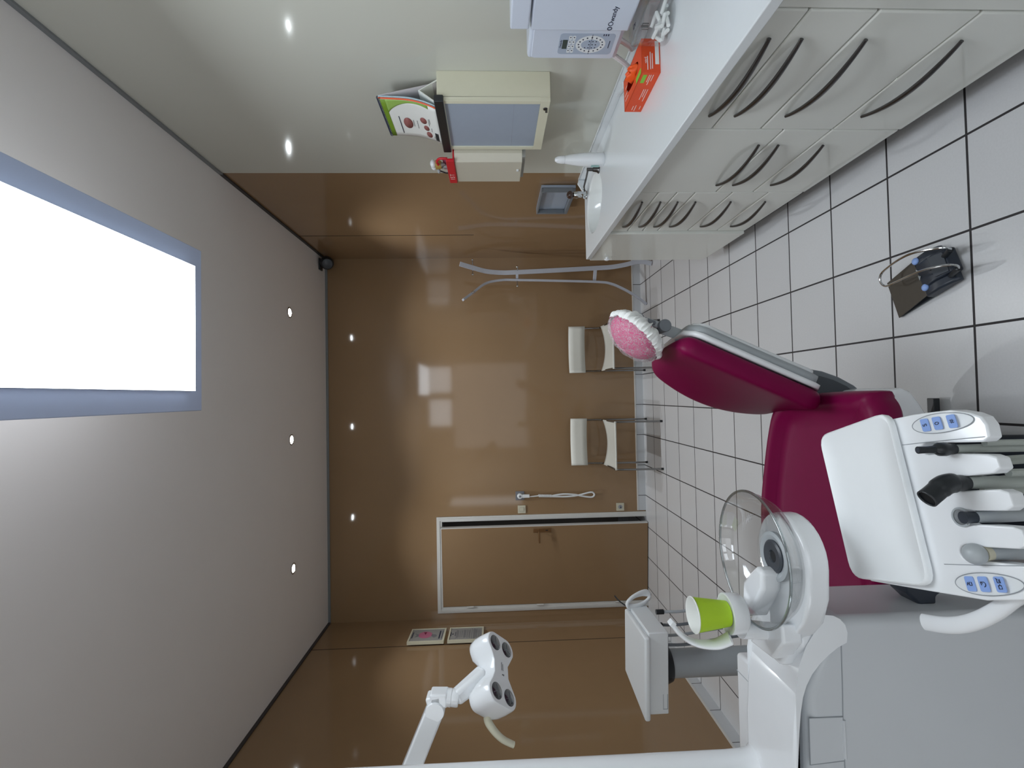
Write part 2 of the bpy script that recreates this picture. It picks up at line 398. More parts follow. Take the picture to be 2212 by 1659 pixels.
# door: white frame, brown leaf standing ajar
bm = BM()
for a, b, c, d in ((DX0 - .045, DX0 + .012, 0, DZ - .012), (DX1 - .002, DX1 + .045, 0, DZ - .012), (DX0 - .045, DX1 + .045, DZ - .012, DZ + .04)): box(bm, a, b, YF - .014, YF + .1, c, d)
for a, b, c, d in ((DX0 - .03, DX0 - .01, 0, DZ + .008), (DX1 + .01, DX1 + .03, 0, DZ + .008), (DX0 - .03, DX1 + .03, DZ + .008, DZ + .026)): box(bm, a, b, YF - .02, YF - .014, c, d)
door = struct('door_1', bm, M_frame, smooth=0)
hx, hy = DX0 + .016, YF - .012
ang = math.atan2(-.072, .80); dd = V((math.cos(ang), math.sin(ang), 0)); dn = V((dd.y, -dd.x, 0))   # leaf direction and its room-side normal
bm = BM(); obox(bm, V((hx, hy, 1.028)) + dd * .393 - dn * .02, dd, dn, EZ, .393, .02, 1.02)
obj('door_leaf', bm, M_door, door, smooth=0)
bm = BM(); obox(bm, V((hx, hy, 1.028)) + dd * .788 - dn * .02, dd, dn, EZ, .004, .021, 1.02); obox(bm, V((hx, hy, 2.05)) + dd * .395 - dn * .02, dd, dn, EZ, .397, .021, .004)
obj('edge_band', bm, M_frame, door, smooth=0)
hc = V((hx, hy, 1.06)) + dd * .745
bm = BM(); obox(bm, hc + dn * .005, dd, dn, EZ, .021, .005, .088); h = obj('backplate', bm, M_brass, door, bevel=.003)
bm = BM(); tube(bm, [hc + EZ * .035, hc + EZ * .035 + dn * .05], .009, 12); tube(bm, spline([hc + EZ * .035 + dn * .048, hc + EZ * .035 + dn * .05 - dd * .03, hc + EZ * .032 + dn * .05 - dd * .11], 6), .0085, 12)
obj('handle', bm, M_brass, h)
bm = BM(); obox(bm, hc - EZ * .045 + dn * .011, dd, dn, EZ, .004, .001, .012); obj('keyhole', bm, M_black, h)
for z in (1.78, 1.09, .3):
    bm = BM(); lathe(bm, (DX0 + .012, YF - .027, z - .035), [(.008, 0), (.008, .07)], 12); obj('hinge', bm, M_frame, door)

# ------------------------------------------------------------------ ceiling spots (one row)
def spot(x, y, label):
    t = thing('ceiling_spot', (x, y, HC), label, 'light', 'recessed ceiling spots')
    bm = BM(); lathe(bm, (x, y, HC - .006), [(.045, .006), (.045, .002), (.041, 0), (.034, 0), (.031, .004)], 28, cap=False); obj('bezel', bm, M_chrome, t)
    bm = BM(); lathe(bm, (x, y, HC - .004), [(.0005, 0), (.031, 0), (.031, .003)], 24, cap=False); obj('lens', bm, M_led, t)
    ld = bpy.data.lights.new('spot_light', 'SPOT'); ld.energy = 30; ld.spot_size = math.radians(110); ld.spot_blend = .7; ld.color = (.93, .97, 1); ld.shadow_soft_size = .03
    lo = bpy.data.objects.new('spot_light', ld); COL.objects.link(lo); lo.location = (x, y, HC - .02)
spot(.712, 3.949, 'recessed ceiling spot nearest the black corner speaker')
spot(-.324, 3.966, 'recessed ceiling spot in the middle of the row of three')
spot(-1.367, 3.982, 'recessed ceiling spot above the brown door')

# ------------------------------------------------------------------ suspended luminaire
lx0, lx1, ly0, ly1 = .043, .537, .74, 1.932
t = thing('ceiling_luminaire', ((lx0 + lx1) / 2, (ly0 + ly1) / 2, 2.69), 'large glowing white rectangular luminaire hanging below the ceiling', 'ceiling light')
bm = BM(); box(bm, lx0, lx1, ly0, ly1, 2.69, 2.6925); obj('diffuser', bm, M_lum, t, smooth=0)
bm = BM(); box(bm, lx0, lx1, ly0, ly1, 2.6926, 2.718); obj('diffuser_edge', bm, M_white2, t, smooth=0)
bm = BM(); box(bm, lx0 - .04, lx1 + .04, ly0 - .04, ly1 + .04, 2.7602, 2.766); obj('added_uplight', bm, M_upfill, t, smooth=0)  # hidden glowing sheet added on top to brighten the ceiling
bm = BM(); box(bm, lx0 - .08, lx1 + .088, ly0 - .08, ly1 + .088, 2.718, 2.76)
obj('housing', bm, mat('luminaire_white', srgb(186, 200, 230), .5, noise=.01), t, bevel=.003)
for x in (lx0 + .06, lx1 - .06):
    for y in (ly0 + .15, ly1 - .3):
        bm = BM(); tube(bm, [(x, y, 2.755), (x, y, HC)], .0015, 6); obj('cable', bm, M_steel, t)

# ------------------------------------------------------------------ speaker in the corner
c = PY(706, 568, 4.63)
t = thing('loudspeaker', c, 'small black ball-shaped loudspeaker in the corner under the ceiling', 'speaker')
bm = BM(); sphere(bm, c, .064, .064, .064, 24, 16); obj('body', bm, M_black, t)
bm = BM(); lathe(bm, c + V((-.02, -.045, -.02)), [(.046, -.002), (.046, .006), (.02, .016), (.001, .017)], 24, ax=V((-.4, -.85, -.35)).normalized()); obj('grille', bm, M_dkgrey, t)
bm = BM(); obox(bm, c + V((-.01, .02, .066)), EX, EY, EZ, .055, .035, .008); obox(bm, c + V((.0, .02, .05)), EX, EY, EZ, .02, .02, .012); obj('bracket', bm, M_black, t, bevel=.003)

# ------------------------------------------------------------------ fittings on the far wall
def fw(x, y): return PY(x, y, YF - .001)
def wallplate(name, q, s, label, cat, m):
    c = fw(*q); t = thing(name, c, label, cat)
    bm = BM(); box(bm, c.x - s, c.x + s, YF - .01, YF - .0005, c.z - s, c.z + s); obj('plate', bm, m, t, bevel=.002)
    return t, Face((c.x, YF - .01, c.z), EX, EZ)
t, f = wallplate('light_switch', (1127, 1100), .039, 'ivory light switch on the brown wall beside the door frame', 'switch', M_plate)
bm = BM(); f.poly(bm, rrect(.036, .042, .008), 0, .004); obj('rocker', bm, M_plate, t, bevel=.001)
bm = BM(); f.plate(bm, -.02, .02, -.0225, -.0215, 0, .0012); f.plate(bm, -.02, .02, .0215, .0225, 0, .0012); f.plate(bm, -.0195, -.0185, -.022, .022, 0, .0012); f.plate(bm, .0185, .0195, -.022, .022, 0, .0012); obj('outline', bm, M_seam, t, smooth=0)
t, f = wallplate('wall_socket', (1339.5, 1094.5), .039, 'ivory wall socket low beside the door frame above the skirting', 'socket', M_plate)
bm = BM(); f.disc(bm, 0, 0, .021, h0=0, h1=.0012); obj('socket_well', bm, M_seam, t)
bm = BM(); f.disc(bm, -.009, 0, .0035, h0=.001, h1=.002); f.disc(bm, .009, 0, .0035, h0=.001, h1=.002); f.poly(bm, [(-.012, -.012), (.004, -.006), (-.004, .004)], .001, .002); obj('contacts', bm, M_black, t)
t, f = wallplate('grey_socket', (1123, 1070.5), .043, 'square grey wall socket with a white plug in it', 'socket', M_gsock)
bm = BM(); f.disc(bm, 0, 0, .022, h0=0, h1=.001); obj('socket_well', bm, M_dkgrey, t)
c = f.p(0, 0, .004)
t = thing('coiled_lead', c, 'white plug with a coiled white lead looped down the brown wall', 'cable')
bm = BM(); lathe(bm, c, [(.001, .032), (.02, .032), (.027, .027), (.028, 0), (.001, 0)], 24, ax=-EY); obox(bm, c + V((.0, -.016, -.05)), EX, EY, EZ, .016, .014, .045); p = obj('plug', bm, M_white2, t, bevel=.004)
bm = BM(); lathe(bm, c, [(.001, .0335), (.011, .0335), (.011, .032), (.001, .032)], 20, ax=-EY); obj('plug_button', bm, M_gsock, p)
g = lambda x, y: fw(x, y) + V((0, -.03, 0))
bm = BM(); tube(bm, spline([g(1144, 1071.5), g(1155, 1070.5), g(1163, 1069.5)], 5), .006, 8)
pts = []
a0, a1 = g(1163, 1069.5), g(1190, 1070)
for k in range(141):
    s = k / 140; q = a0.lerp(a1, s); a = s * 14 * 2 * PI; pts.append(q + V((math.cos(a) * .012, math.sin(a) * .009, 0)))
tube(bm, pts, .0035, 6)
tube(bm, spline([g(1190, 1070), g(1215, 1066), g(1240, 1067), g(1255, 1070), g(1275, 1072.5), g(1282, 1069), g(1281, 1064), g(1274, 1062), g(1250, 1068), g(1235, 1070.5), g(1215, 1071.5), g(1190, 1071)], 6), .0085, 8)
obj('lead', bm, M_white2, t)

# ------------------------------------------------------------------ two framed notices on the left wall
def notice(name, z0, z1, y0, y1, label):
    # hangs slightly off the wall at its near edge
    o = V((WL + .012, y0, z0)); r = V((.035, y1 - y0, 0)) if 0 else V((-.0, y1 - y0, 0))
    t = thing(name, (WL + .01, (y0 + y1) / 2, z0), label, 'notice')
    W, Hh = y1 - y0, z1 - z0
    f = Face((WL + .034, y0, z0), V((-.028 / W, 1, 0)), EZ)          # as seen from the room: right is +Y
    bm = BM()
    for a, b, c_, d in ((0, W, 0, .014), (0, W, Hh - .014, Hh), (0, .014, .014, Hh - .014), (W - .014, W, .014, Hh - .014)): f.plate(bm, a, b, c_, d, -.022, .004)
    obj('frame', bm, M_cab, t, bevel=.002)
    bm = BM(); f.plate(bm, .014, W - .014, .014, Hh - .014, -.004, 0); p = obj('sheet', bm, M_printbg, t, smooth=0)
    return t, p, f, W, Hh
t, p, f, W, Hh = notice('framed_notice', 1.995, 2.318, 4.300, 4.595, 'framed notice with a pink disc and grey ribbon on the left wall')
bm = BM(); f.disc(bm, W * .52, Hh * .56, .075, .062); obj('pink_disc', bm, M_pink, p)
bm = BM(); f.poly(bm, [(W * .52, Hh * .56), (W * .72, Hh * .53), (W * .72, Hh * .62)], .0008, .0013); obj('wedge', bm, M_dpink, p)
bm = BM(); f.poly(bm, [(W * .42, Hh * .74), (W * .56, Hh * .74), (W * .66, Hh * .86), (W * .5, Hh * .8), (W * .36, Hh * .84)]); obj('ribbon', bm, M_greyink, p); bm = BM(); f.poly(bm, [(W * .42, Hh * .38), (W * .56, Hh * .38), (W * .52, Hh * .26), (W * .4, Hh * .22), (W * .3, Hh * .3)]); obj('ribbon', bm, M_greyink, p)
for a_, b_, c_, d_ in ((.3, .75, .9, .93), (.2, .8, .13, .17), (.2, .8, .07, .085)):
    bm = BM(); f.plate(bm, W * a_, W * b_, Hh * c_, Hh * d_); obj('printed_lettering', bm, M_ink, p)
t, p, f, W, Hh = notice('framed_notice', 1.645, 1.963, 4.300, 4.595, 'framed grey text notice below the pink disc one, behind the lamp head')
bm = BM()
y = Hh * .76
while y > Hh * .06:
    w = random.uniform(.5, .8); f.plate(bm, W * (.5 - w / 2), W * (.5 + w / 2), y, y + .0045); y -= random.choice((.008, .008, .016))
obj('printed_lettering', bm, M_greyink, p)
bm = BM(); f.plate(bm, W * .35, W * .65, Hh * .92, Hh * .94); f.plate(bm, W * .46, W * .54, Hh * .86, Hh * .9); f.plate(bm, W * .35, W * .65, Hh * .8, Hh * .815); obj('heading', bm, M_ink, p)
bm = BM(); f.plate(bm, W * .15, W * .85, Hh * .955, Hh * .96); f.plate(bm, W * .15, W * .85, Hh * .775, Hh * .78); f.plate(bm, W * .15, W * .155, Hh * .775, Hh * .96); f.plate(bm, W * .845, W * .85, Hh * .775, Hh * .96); obj('heading_box', bm, M_greyink, p)

# ------------------------------------------------------------------ coat stand by the right corner
t = thing('coat_stand', (1.08, 4.52, 0), 'white bent-wood coat stand with chrome pegs behind the cabinets', 'coat stand')
def cs(x, y, yy): return PY(x, y, yy)
def strip(name, pts, wide, w=.02, th=.010):
    bm = BM(); pts = spline(pts, 7)
    rings = []
    for i, q in enumerate(pts):
        d = (pts[min(i + 1, len(pts) - 1)] - pts[max(i - 1, 0)]).normalized(); u = (wide - d * wide.dot(d)).normalized(); v = d.cross(u)
        rings.append([bm.verts.new(q + u * (a * w) + v * (b * th)) for a, b in ((-1, -1), (1, -1), (1, 1), (-1, 1))])
    for a, b in zip(rings, rings[1:]):
        for k in range(4): bm.faces.new((a[k], a[(k + 1) % 4], b[(k + 1) % 4], b[k]))
    bm.faces.new(rings[0][::-1]); bm.faces.new(rings[-1])
    return obj(name, bm, M_wood, t, bevel=.002)
L1 = strip('leg', [cs(1000, 648, 4.40), cs(1022, 632, 4.45), cs(1050, 612, 4.5), cs(1085, 605, 4.53), cs(1118, 605, 4.54), cs(1200, 606.5, 4.54), cs(1290, 609, 4.54), cs(1320, 613, 4.545), cs(1350, 626, 4.565), cs(1375, 641, 4.59), PZ(1396, 657, .006)], V((.18, 1, 0)), .02, .0105)
L2 = strip('leg', [cs(993, 570, 4.42), cs(1020, 578, 4.45), cs(1050, 586, 4.48), cs(1085, 589, 4.5), cs(1118, 588, 4.5), cs(1200, 584, 4.5), cs(1290, 579, 4.5), cs(1320, 577, 4.49), cs(1350, 572, 4.47), cs(1380, 565, 4.44), V((1.215, 4.405, .006))], V((1, -.15, 0)), .021, .008)
bm = BM(); a, b = cs(1117, 592, 4.5), cs(1117, 604, 4.54); obox(bm, (a + b) / 2, (b - a).normalized(), EZ, (b - a).normalized().cross(EZ), (b - a).length / 2 + .004, .012, .006); obj('crossbar', bm, M_wood, t, bevel=.002)
bm = BM(); a, b = cs(1286, 582, 4.5), cs(1284, 607, 4.54); obox(bm, (a + b) / 2, (b - a).normalized(), EZ, (b - a).normalized().cross(EZ), (b - a).length / 2, .016, .006); obj('crossbar', bm, M_wood, t, bevel=.002)
def peg(a, d, ln):
    bm = BM(); a = V(a); d = V(d).normalized(); tube(bm, [a, a + d * ln], .005, 10); sphere(bm, a + d * ln, .011, n=14, m=8); obj('peg', bm, M_chrome, t)
peg(cs(1021, 572, 4.46), (.9, -.2, .05), .045); peg(cs(1021, 583, 4.46), (-.9, -.3, .0), .05); peg(cs(1022, 631, 4.44), (-.2, -1, 0), .035)
peg(cs(1118, 584, 4.49), (.7, -.6, .1), .035); peg(cs(1117, 606, 4.53), (-1, -.3, 0), .06)

# ------------------------------------------------------------------ two white chairs along the far wall
def chair(x0, label):
    """x0: left edge; feet Y 4.255..4.695"""
    w, y0, y1 = .452, 4.262, 4.695
    t = thing('visitor_chair', (x0 + w / 2, 4.47, 0), label, 'chair', 'white chairs along the far wall')
    def seat(u, v):      # u front..back, v across
        y = 4.262 + u * .35; z = .424 + .03 * u * u - .040 * u * (1 - (2 * v - 1) ** 2)
        return V((x0 + .008 + v * (w - .016), y, z))
    bm = BM(); grid(bm, seat, 12, 16); obj('seat', bm, M_chairw, t, solid=.012, smooth=60)
    def back(u, v):
        return V((x0 - .004 + v * (w + .008), 4.705 + .012 * u + .03 * (1 - (2 * v - 1) ** 2) - .012, .598 + u * .16))
    bm = BM(); grid(bm, back, 4, 18); obj('backrest', bm, M_chairw, t, solid=.012, smooth=60)
    for s, nm in ((0, 'side_frame'), (1, 'side_frame')):
        x = x0 + .012 + s * (w - .024)
        bm = BM(); tube(bm, spline([(x, y1, .012), (x, y1 - .006, .2), (x, y1 + .004, .44), (x, y1 + .024, .6), (x, y1 + .036, .73)], 5), .009, 10); obj('rear_leg', bm, M_tube, t)
        bm = BM(); tube(bm, spline([(x, y0 - .008, .012), (x, y0 + .0, .2), (x, y0 + .006, .39), (x, y0 + .03, .423), (x, y0 + .12, .43), (x, y1 - .004, .445)], 5), .009, 10); obj('front_leg', bm, M_tube, t)
        for yy in (y1, y0 - .008):
            bm = BM(); lathe(bm, (x, yy, 0), [(.001, 0), (.0105, 0), (.0105, .022), (.001, .022)], 12); obj('foot_cap', bm, M_black, t)
    bm = BM(); tube(bm, [(x0 + .012, y0 + .09, .412), (x0 + w - .012, y0 + .09, .412)], .007, 8); obj('crossbar', bm, M_tube, t)
    return t
c1 = chair(-.695, 'white chair with chrome legs nearer the brown door')
c2 = dup(c1, (.912, 0, 0), 'white chair with chrome legs behind the covered headrest')

# ================================================================== RIGHT SIDE: CABINETS AND WORKTOP
FXC = .886
def handle(bmv, y0, y1, z, out=.03):
    pts = []
    for k in range(25):
        s = k / 24; b = math.sin(PI * s) ** .9
        pts.append((FXC - .004 - out * b, y0 + (y1 - y0) * s, z))
    rs = [.0045 + .003 * math.sin(PI * k / 24) for k in range(25)]
    return tube(bmv, pts, [(r_, r_ * 1.15) for r_ in rs], 10)
def cabinet(y0, y1, fronts, label, ctop=.872, front_name='drawer'):
    t = thing('base_cabinet', (1.14, (y0 + y1) / 2, 0), label, 'cabinet', 'base cabinets under the worktop')
    bm = BM(); box(bm, FXC + .02, 1.385, y0 + .001, y1 - .001, .105, ctop); obj('carcass', bm, M_carc, t, smooth=0)
    bm = BM(); box(bm, FXC + .07, FXC + .085, y0 + .001, y1 - .001, 0, .105); obj('plinth', bm, M_plinth, t, smooth=0)
    for z0, z1, hz in fronts:
        bm = BM(); box(bm, FXC, FXC + .019, y0 + .0015, y1 - .0015, z0 + .0015, z1 - .0015)
        d = obj(front_name, bm, M_lam, t, bevel=.006, seg=4)
        if hz:
            a = (y1 - y0); bm = BM(); handle(bm, y0 + .0865 if y0 < 1.3 else y0 + .093, y0 + .418, hz); obj('handle', bm, M_gun, d)
    return t
cabinet(.562, 1.0625, [(.108, .872, None)], 'plain white cabinet nearest the camera, no handle in view', front_name='door')
cabinet(1.0625, 1.566, [(.764, .872, .811), (.597, .764, .728), (.346, .597, .561), (.102, .346, .309)], 'white four-drawer cabinet with the longest dark bow handles, nearest drawer stack')
cabinet(1.566, 2.068, [(.5135, .872, .549), (.346, .5135, .477), (.106, .346, .311)], 'white cabinet with a tall handle-bottomed flap over two drawers')
cabinet(2.068, 2.567, [(.769, .872, .815), (.686, .769, .729), (.603, .686, .648), (.435, .603, .564), (.271, .435, .397), (.110, .271, .233)], 'white six-drawer cabinet with closely stacked bow handles')
t = thing('sink_cabinet', (1.14, 2.82, 0), 'white sink cabinet at the far end of the row with a round knob', 'cabinet', 'base cabinets under the worktop')
bm = BM(); box(bm, FXC + .02, 1.385, 2.5685, 3.07, .105, .74); obj('carcass', bm, M_carc, t, smooth=0)
bm = BM(); box(bm, FXC + .07, FXC + .085, 2.5685, 3.06, 0, .105); obj('plinth', bm, M_plinth, t, smooth=0)
bm = BM()
prism(bm, [(FXC - .014, 2.5685, .114), (FXC - .014, 3.045, .114), (FXC - .014, 3.078, .15), (FXC - .014, 3.078, .872), (FXC - .014, 2.5685, .872)], V((.03, 0, 0)))
d = obj('door', bm, M_lam, t, bevel=.004)
kc = PX(1311, 556, FXC - .014)
bm = BM(); lathe(bm, kc, [(.001, .022), (.007, .021), (.016, .017), (.018, .012), (.008, .006), (.008, -.002), (.001, -.002)], 20, ax=-EX); obj('knob', bm, M_white, d)

# worktop with basin cut-out
ZT = .905
BCX, BCY, BRX, BRY = 1.122, 2.762, .165, .203
t = thing('worktop', (1.12, 1.7, ZT), 'long glossy white worktop with an oval basin over the cabinets', 'worktop')
bm = BM()
outer = [(.836, .30), (.862, 3.015), (.866, 3.03), (.88, 3.034), (1.393, 3.034), (1.393, .30)]
N = 40
inner = [(BCX + BRX * math.cos(2 * PI * k / N), BCY + BRY * math.sin(2 * PI * k / N)) for k in range(N)]
def loop(pts, z):
    vs = [bm.verts.new((x, y, z)) for x, y in pts]; return vs, [bm.edges.new((vs[i], vs[(i + 1) % len(vs)])) for i in range(len(vs))]
lo = {}
for z in (ZT, ZT - .03):
    a, ea = loop(outer, z); b, eb = loop(inner, z); lo[z] = (a, b)
    bmesh.ops.triangle_fill(bm, edges=ea + eb, use_beauty=True)
for i in (0, 1):
    a, b = lo[ZT][i], lo[ZT - .03][i]
    for k in range(len(a)): bm.faces.new((a[k], a[(k + 1) % len(a)], b[(k + 1) % len(a)], b[k]))
obj('slab', bm, M_top, t, bevel=.003, smooth=30)
bm = BM(); prof = [(1.0, -.002), (.985, -.008), (.95, -.03), (.86, -.075), (.7, -.105), (.4, -.122), (.12, -.127), (.1, -.127)]
lathe(bm, (BCX, BCY, ZT), prof, 48, sx=BRX, sy=BRY, cap=False); bn = obj('basin', bm, M_basin, t, smooth=80, solid=.004)
bm = BM(); lathe(bm, (BCX, BCY, ZT - .1285), [(.001, 0), (.02, 0), (.024, .003), (.012, .004), (.001, .002)], 20); obj('drain', bm, M_chrome, bn)
bm = BM(); box(bm, 1.378, 1.393, .30, 3.034, ZT, .944)
prism(bm, [(1.378, 3.018, ZT), (1.378, 3.018, .944), (1.355, 3.018, .951), (1.30, 3.018, ZT + .012), (1.28, 3.018, ZT)], V((0, .016, 0)))
obj('upstand', bm, M_top, t, bevel=.003)

# faucet
c = PZ(1268, 421, ZT)
t = thing('faucet', c, 'short chrome faucet with a dark round head behind the basin', 'faucet')
bm = BM(); lathe(bm, c, [(.026, 0), (.026, .004), (.021, .008), (.0205, .05), (.023, .07), (.019, .085), (.012, .09), (.001, .09)], 24); b = obj('body', bm, M_chrome, t)
sd = V((-.55, -.8, 0)).normalized()
bm = BM(); tube(bm, [c + EZ * .03, c + EZ * .03 + sd * .05, c + EZ * .026 + sd * .055], .012, 14); obj('spout', bm, M_chrome, t)
bm = BM(); lathe(bm, c + EZ * .03 + sd * .052, [(.001, .004), (.007, .0045), (.007, .003)], 14, ax=sd); obj('spout_mouth', bm, M_black, t)
bm = BM(); sphere(bm, c + EZ * .107, .024, .024, .022); obj('head', bm, M_amber, t)
# soap bottle and chrome lever
c = PZ(1304, 345, ZT) 
t = thing('soap_bottle', c, 'tall white tapered soap bottle standing on the worktop before the basin', 'bottle')
bm = BM(); lathe(bm, c, [(.001, 0), (.030, 0), (.034, .006), (.035, .03), (.035, .09), (.032, .135), (.024, .19), (.02, .21), (.001, .21)], 28); obj('bottle_body', bm, M_white, t)
bm = BM(); lathe(bm, c + EZ * .2095, [(.018, 0), (.0205, .002), (.0205, .02), (.017, .04), (.009, .052), (.001, .054)], 24); obj('cap', bm, M_white, t)
f = Face(c + V((-.0362, -.006, .04)), V((0, -1, 0)), EZ)
bm = BM(); f.plate(bm, -.014, .006, -.014, .03); obj('print', bm, mat('teal_print', srgb(150, 190, 186), .5, noise=.02), t)
c = PZ(1294, 366, ZT)
t = thing('lever_dispenser', c, 'small chrome lever dispenser beside the white soap bottle', 'dispenser')
bm = BM(); lathe(bm, c, [(.001, 0), (.022, 0), (.022, .003), (.015, .012), (.012, .035), (.001, .035)], 20); obj('base', bm, M_gun, t)
bm = BM(); lathe(bm, c + EZ * .034, [(.008, 0), (.0095, .002), (.0095, .034), (.001, .036)], 16); obj('stem', bm, M_gun, t)
bm = BM(); tube(bm, spline([c + EZ * .062, c + V((-.04, .03, .068)), c + V((-.075, .06, .075)), c + V((-.09, .075, .066))], 5), .005, 10); obj('lever', bm, M_gun, t)

M_lidg = glass('grey_lid_glass', (.95, .96, .97, 1), .10, .35)
# glass jar of cotton rolls
c = V((1.243, 1.553, ZT)); R = .066
t = thing('glass_jar', c, 'round clip-top glass jar with a grey lid on the worktop', 'jar')
bm = BM(); lathe(bm, c, [(.001, .001), (R * .9, .001), (R * .98, .006), (R, .02), (R, .082), (R * .96, .092)], 40, cap=False); obj('jar_body', bm, M_jarg, t, smooth=60)
bm = BM(); lathe(bm, c + EZ * .089, [(R * .97, 0), (R * 1.03, .002), (R * 1.03, .013), (R * .97, .015), (R * .97, 0)], 40, cap=False); obj('collar', bm, M_jarg, t, smooth=60)
bm = BM(); lathe(bm, c + EZ * .104, [(.001, 0), (R * .98, 0), (R * 1.04, .003), (R * 1.04, .010), (R * .9, .016), (.001, .017)], 40)
lid = obj('lid', bm, M_lidg, t)
bm = BM(); cc = c + V((-.052, -.048, .088)); dn_ = V((-.73, -.68, 0)); sd_ = V((.68, -.73, 0))
obox(bm, cc + EZ * .012, sd_, dn_, EZ, .003, .002, .012); tube(bm, [cc + sd_ * -.008 + EZ * .0, cc + sd_ * -.008 + EZ * .02, cc + sd_ * .008 + EZ * .02, cc + sd_ * .008 + EZ * .0], .0015, 6); obj('clip', bm, M_gun, t)
text('lettering', 'Dr', .022, c + EZ * .1215 + V((-.02, -.01, 0)), (0, -1, 0), (1, 0, 0), M_ink, lid)
k = 0
for (dx, dy, dz, a, tl) in ((-.02, -.03, .017, .3, 0), (.015, -.02, .017, .9, 0), (-.03, .012, .017, 2.2, 0), (.02, .025, .017, 2.7, 0), (.0, .0, .029, 1.3, .1), (-.015, -.028, .03, 2.6, .1), (.022, .012, .03, .5, .1), (-.02, .02, .041, 1.8, .15), (.01, -.012, .042, .2, .2), (.036, -.008, .017, 1.6, 0), (-.042, -.012, .017, 1.2, 0), (.03, -.03, .029, 2.2, .1), (-.036, .026, .029, .7, .1), (.004, .034, .017, .1, 0), (.002, .04, .03, 2.9, .1), (.03, .03, .042, 2.3, .2), (-.03, -.02, .043, 1.0, .2)):
    d = V((math.cos(a), math.sin(a), tl)).normalized(); q = c + V((dx, dy, dz))
    bm = BM(); tube(bm, [q - d * .019, q + d * .019], .0062, 10); o = obj('cotton_roll', bm, M_cotton, None)
    tag(o, 'white cotton roll lying in the clip-top glass jar', 'cotton roll', 'cotton rolls in the glass jar')

# orange glove box
A = PZ(1427.4, 156.7, ZT); B = PZ(1384.5, 241.9, ZT)
ly = (B - A); ly.z = 0; LB = ly.length; ly.normalize(); lx = V((ly.y, -ly.x, 0)); HB, WB = .066, .124
t = thing('glove_box', A + lx * (WB / 2) + ly * (LB / 2), 'orange cardboard box of gloves lying on the worktop', 'box')
# body with an oval opening in the lid: walls + top ring
bm = BM()
def q(a, b, h): return A + ly * a + lx * b + EZ * (h + .0005)
for a0, a1, b0, b1, h0, h1 in ((0, LB, 0, .002, 0, HB), (0, LB, WB - .002, WB, 0, HB), (0, .002, .002, WB - .002, 0, HB), (LB - .002, LB, .002, WB - .002, 0, HB), (.002, LB - .002, .002, WB - .002, 0, .002)):
    obox(bm, q((a0 + a1) / 2, (b0 + b1) / 2, (h0 + h1) / 2), ly, lx, EZ, (a1 - a0) / 2, (b1 - b0) / 2, (h1 - h0) / 2)
oa, ob, ra, rb = .115, WB / 2, .075, .028
vs0 = [bm.verts.new(q(a, b, HB)) for a, b in ((0, 0), (LB, 0), (LB, WB), (0, WB))]
vs1 = [bm.verts.new(q(oa + ra * math.cos(2 * PI * k / 28), ob + rb * math.sin(2 * PI * k / 28), HB)) for k in range(28)]
eds = [bm.edges.new((vs0[i], vs0[(i + 1) % 4])) for i in range(4)] + [bm.edges.new((vs1[i], vs1[(i + 1) % 28])) for i in range(28)]
bmesh.ops.triangle_fill(bm, edges=eds, use_beauty=True)
obj('carton', bm, M_orange, t, smooth=0)
fs = Face(q(0, 0, 0), ly, EZ); fs.n = -lx           # long side facing the room
fe = Face(q(0, 0, 0), lx, EZ); fe.n = -ly           # end facing the camera
ft = Face(q(0, 0, HB), lx, ly)                       # lid
class F2(Face):
    def __init__(s, o, r, u, n): s.o, s.r, s.u, s.n = V(o), V(r), V(u), V(n)
fs = F2(q(0, 0, 0), ly, EZ, -lx); fe = F2(q(0, 0, 0), lx, EZ, -ly); ft = F2(q(0, 0, HB), ly, lx, EZ)
bm = BM(); fe.plate(bm, .03, .115, .004, .018); obj('white_label', bm, M_paper, t, smooth=0)
bm = BM(); fs.plate(bm, .012, .055, .044, .058); ft.plate(bm, .012, .07, .006, .026); obj('green_label', bm, M_lime, t, smooth=0)
bm = BM()
for (a, b, y) in ((.012, .05, .034), (.012, .065, .028), (.012, .045, .020), (.09, .15, .03), (.09, .135, .023), (.09, .16, .015), (.19, .215, .04), (.185, .22, .03), (.19, .21, .012)): fs.plate(bm, a, b, y, y + .0022)
for (a, b, y) in ((.01, .06, .044), (.012, .075, .034), (.014, .07, .027)): fe.plate(bm, a, b, y, y + .003)
for (a, b, y) in ((.17, .21, .03), (.175, .215, .05), (.18, .205, .075)): ft.plate(bm, a, b, y, y + .003)
obj('printed_lettering', bm, M_wink, t, smooth=0)
text('lettering', 'nitril', .012, fe.p(.045, .052, .0006), lx, EZ, M_wink, t)
bm = BM()
def gl(u, v):
    a = 2 * PI * v; r = 1 - u * .75
    return q(oa - .02 + ra * .62 * r * math.cos(a), ob + rb * .85 * r * math.sin(a), HB - .004 + .026 * math.sin(PI * min(1, u * .8)) + .006 * math.sin(5 * a + u * 6))
grid(bm, gl, 8, 26, True); o = obj('rubber_glove', bm, M_orange2, None, smooth=60, solid=.001)
tag(o, 'crumpled orange glove poking out of the box opening', 'glove')

# white charger with its hoses behind the box
c = PZ(1342, 191, ZT + .009) - EZ * .009
t = thing('handset_cradle', c, 'small flat white handset lying between the orange box and the wall', 'handset')
bm = BM(); a = V((.25, .97, 0)); b = V((.97, -.25, 0)); obox(bm, c + EZ * .0095, a, b, EZ, .052, .018, .009); obj('body', bm, M_white2, t, bevel=.005)
bm = BM(); obox(bm, c + EZ * .0185 + a * .03, a, b, EZ, .006, .006, .001); obj('button', bm, M_ltgrey, t)

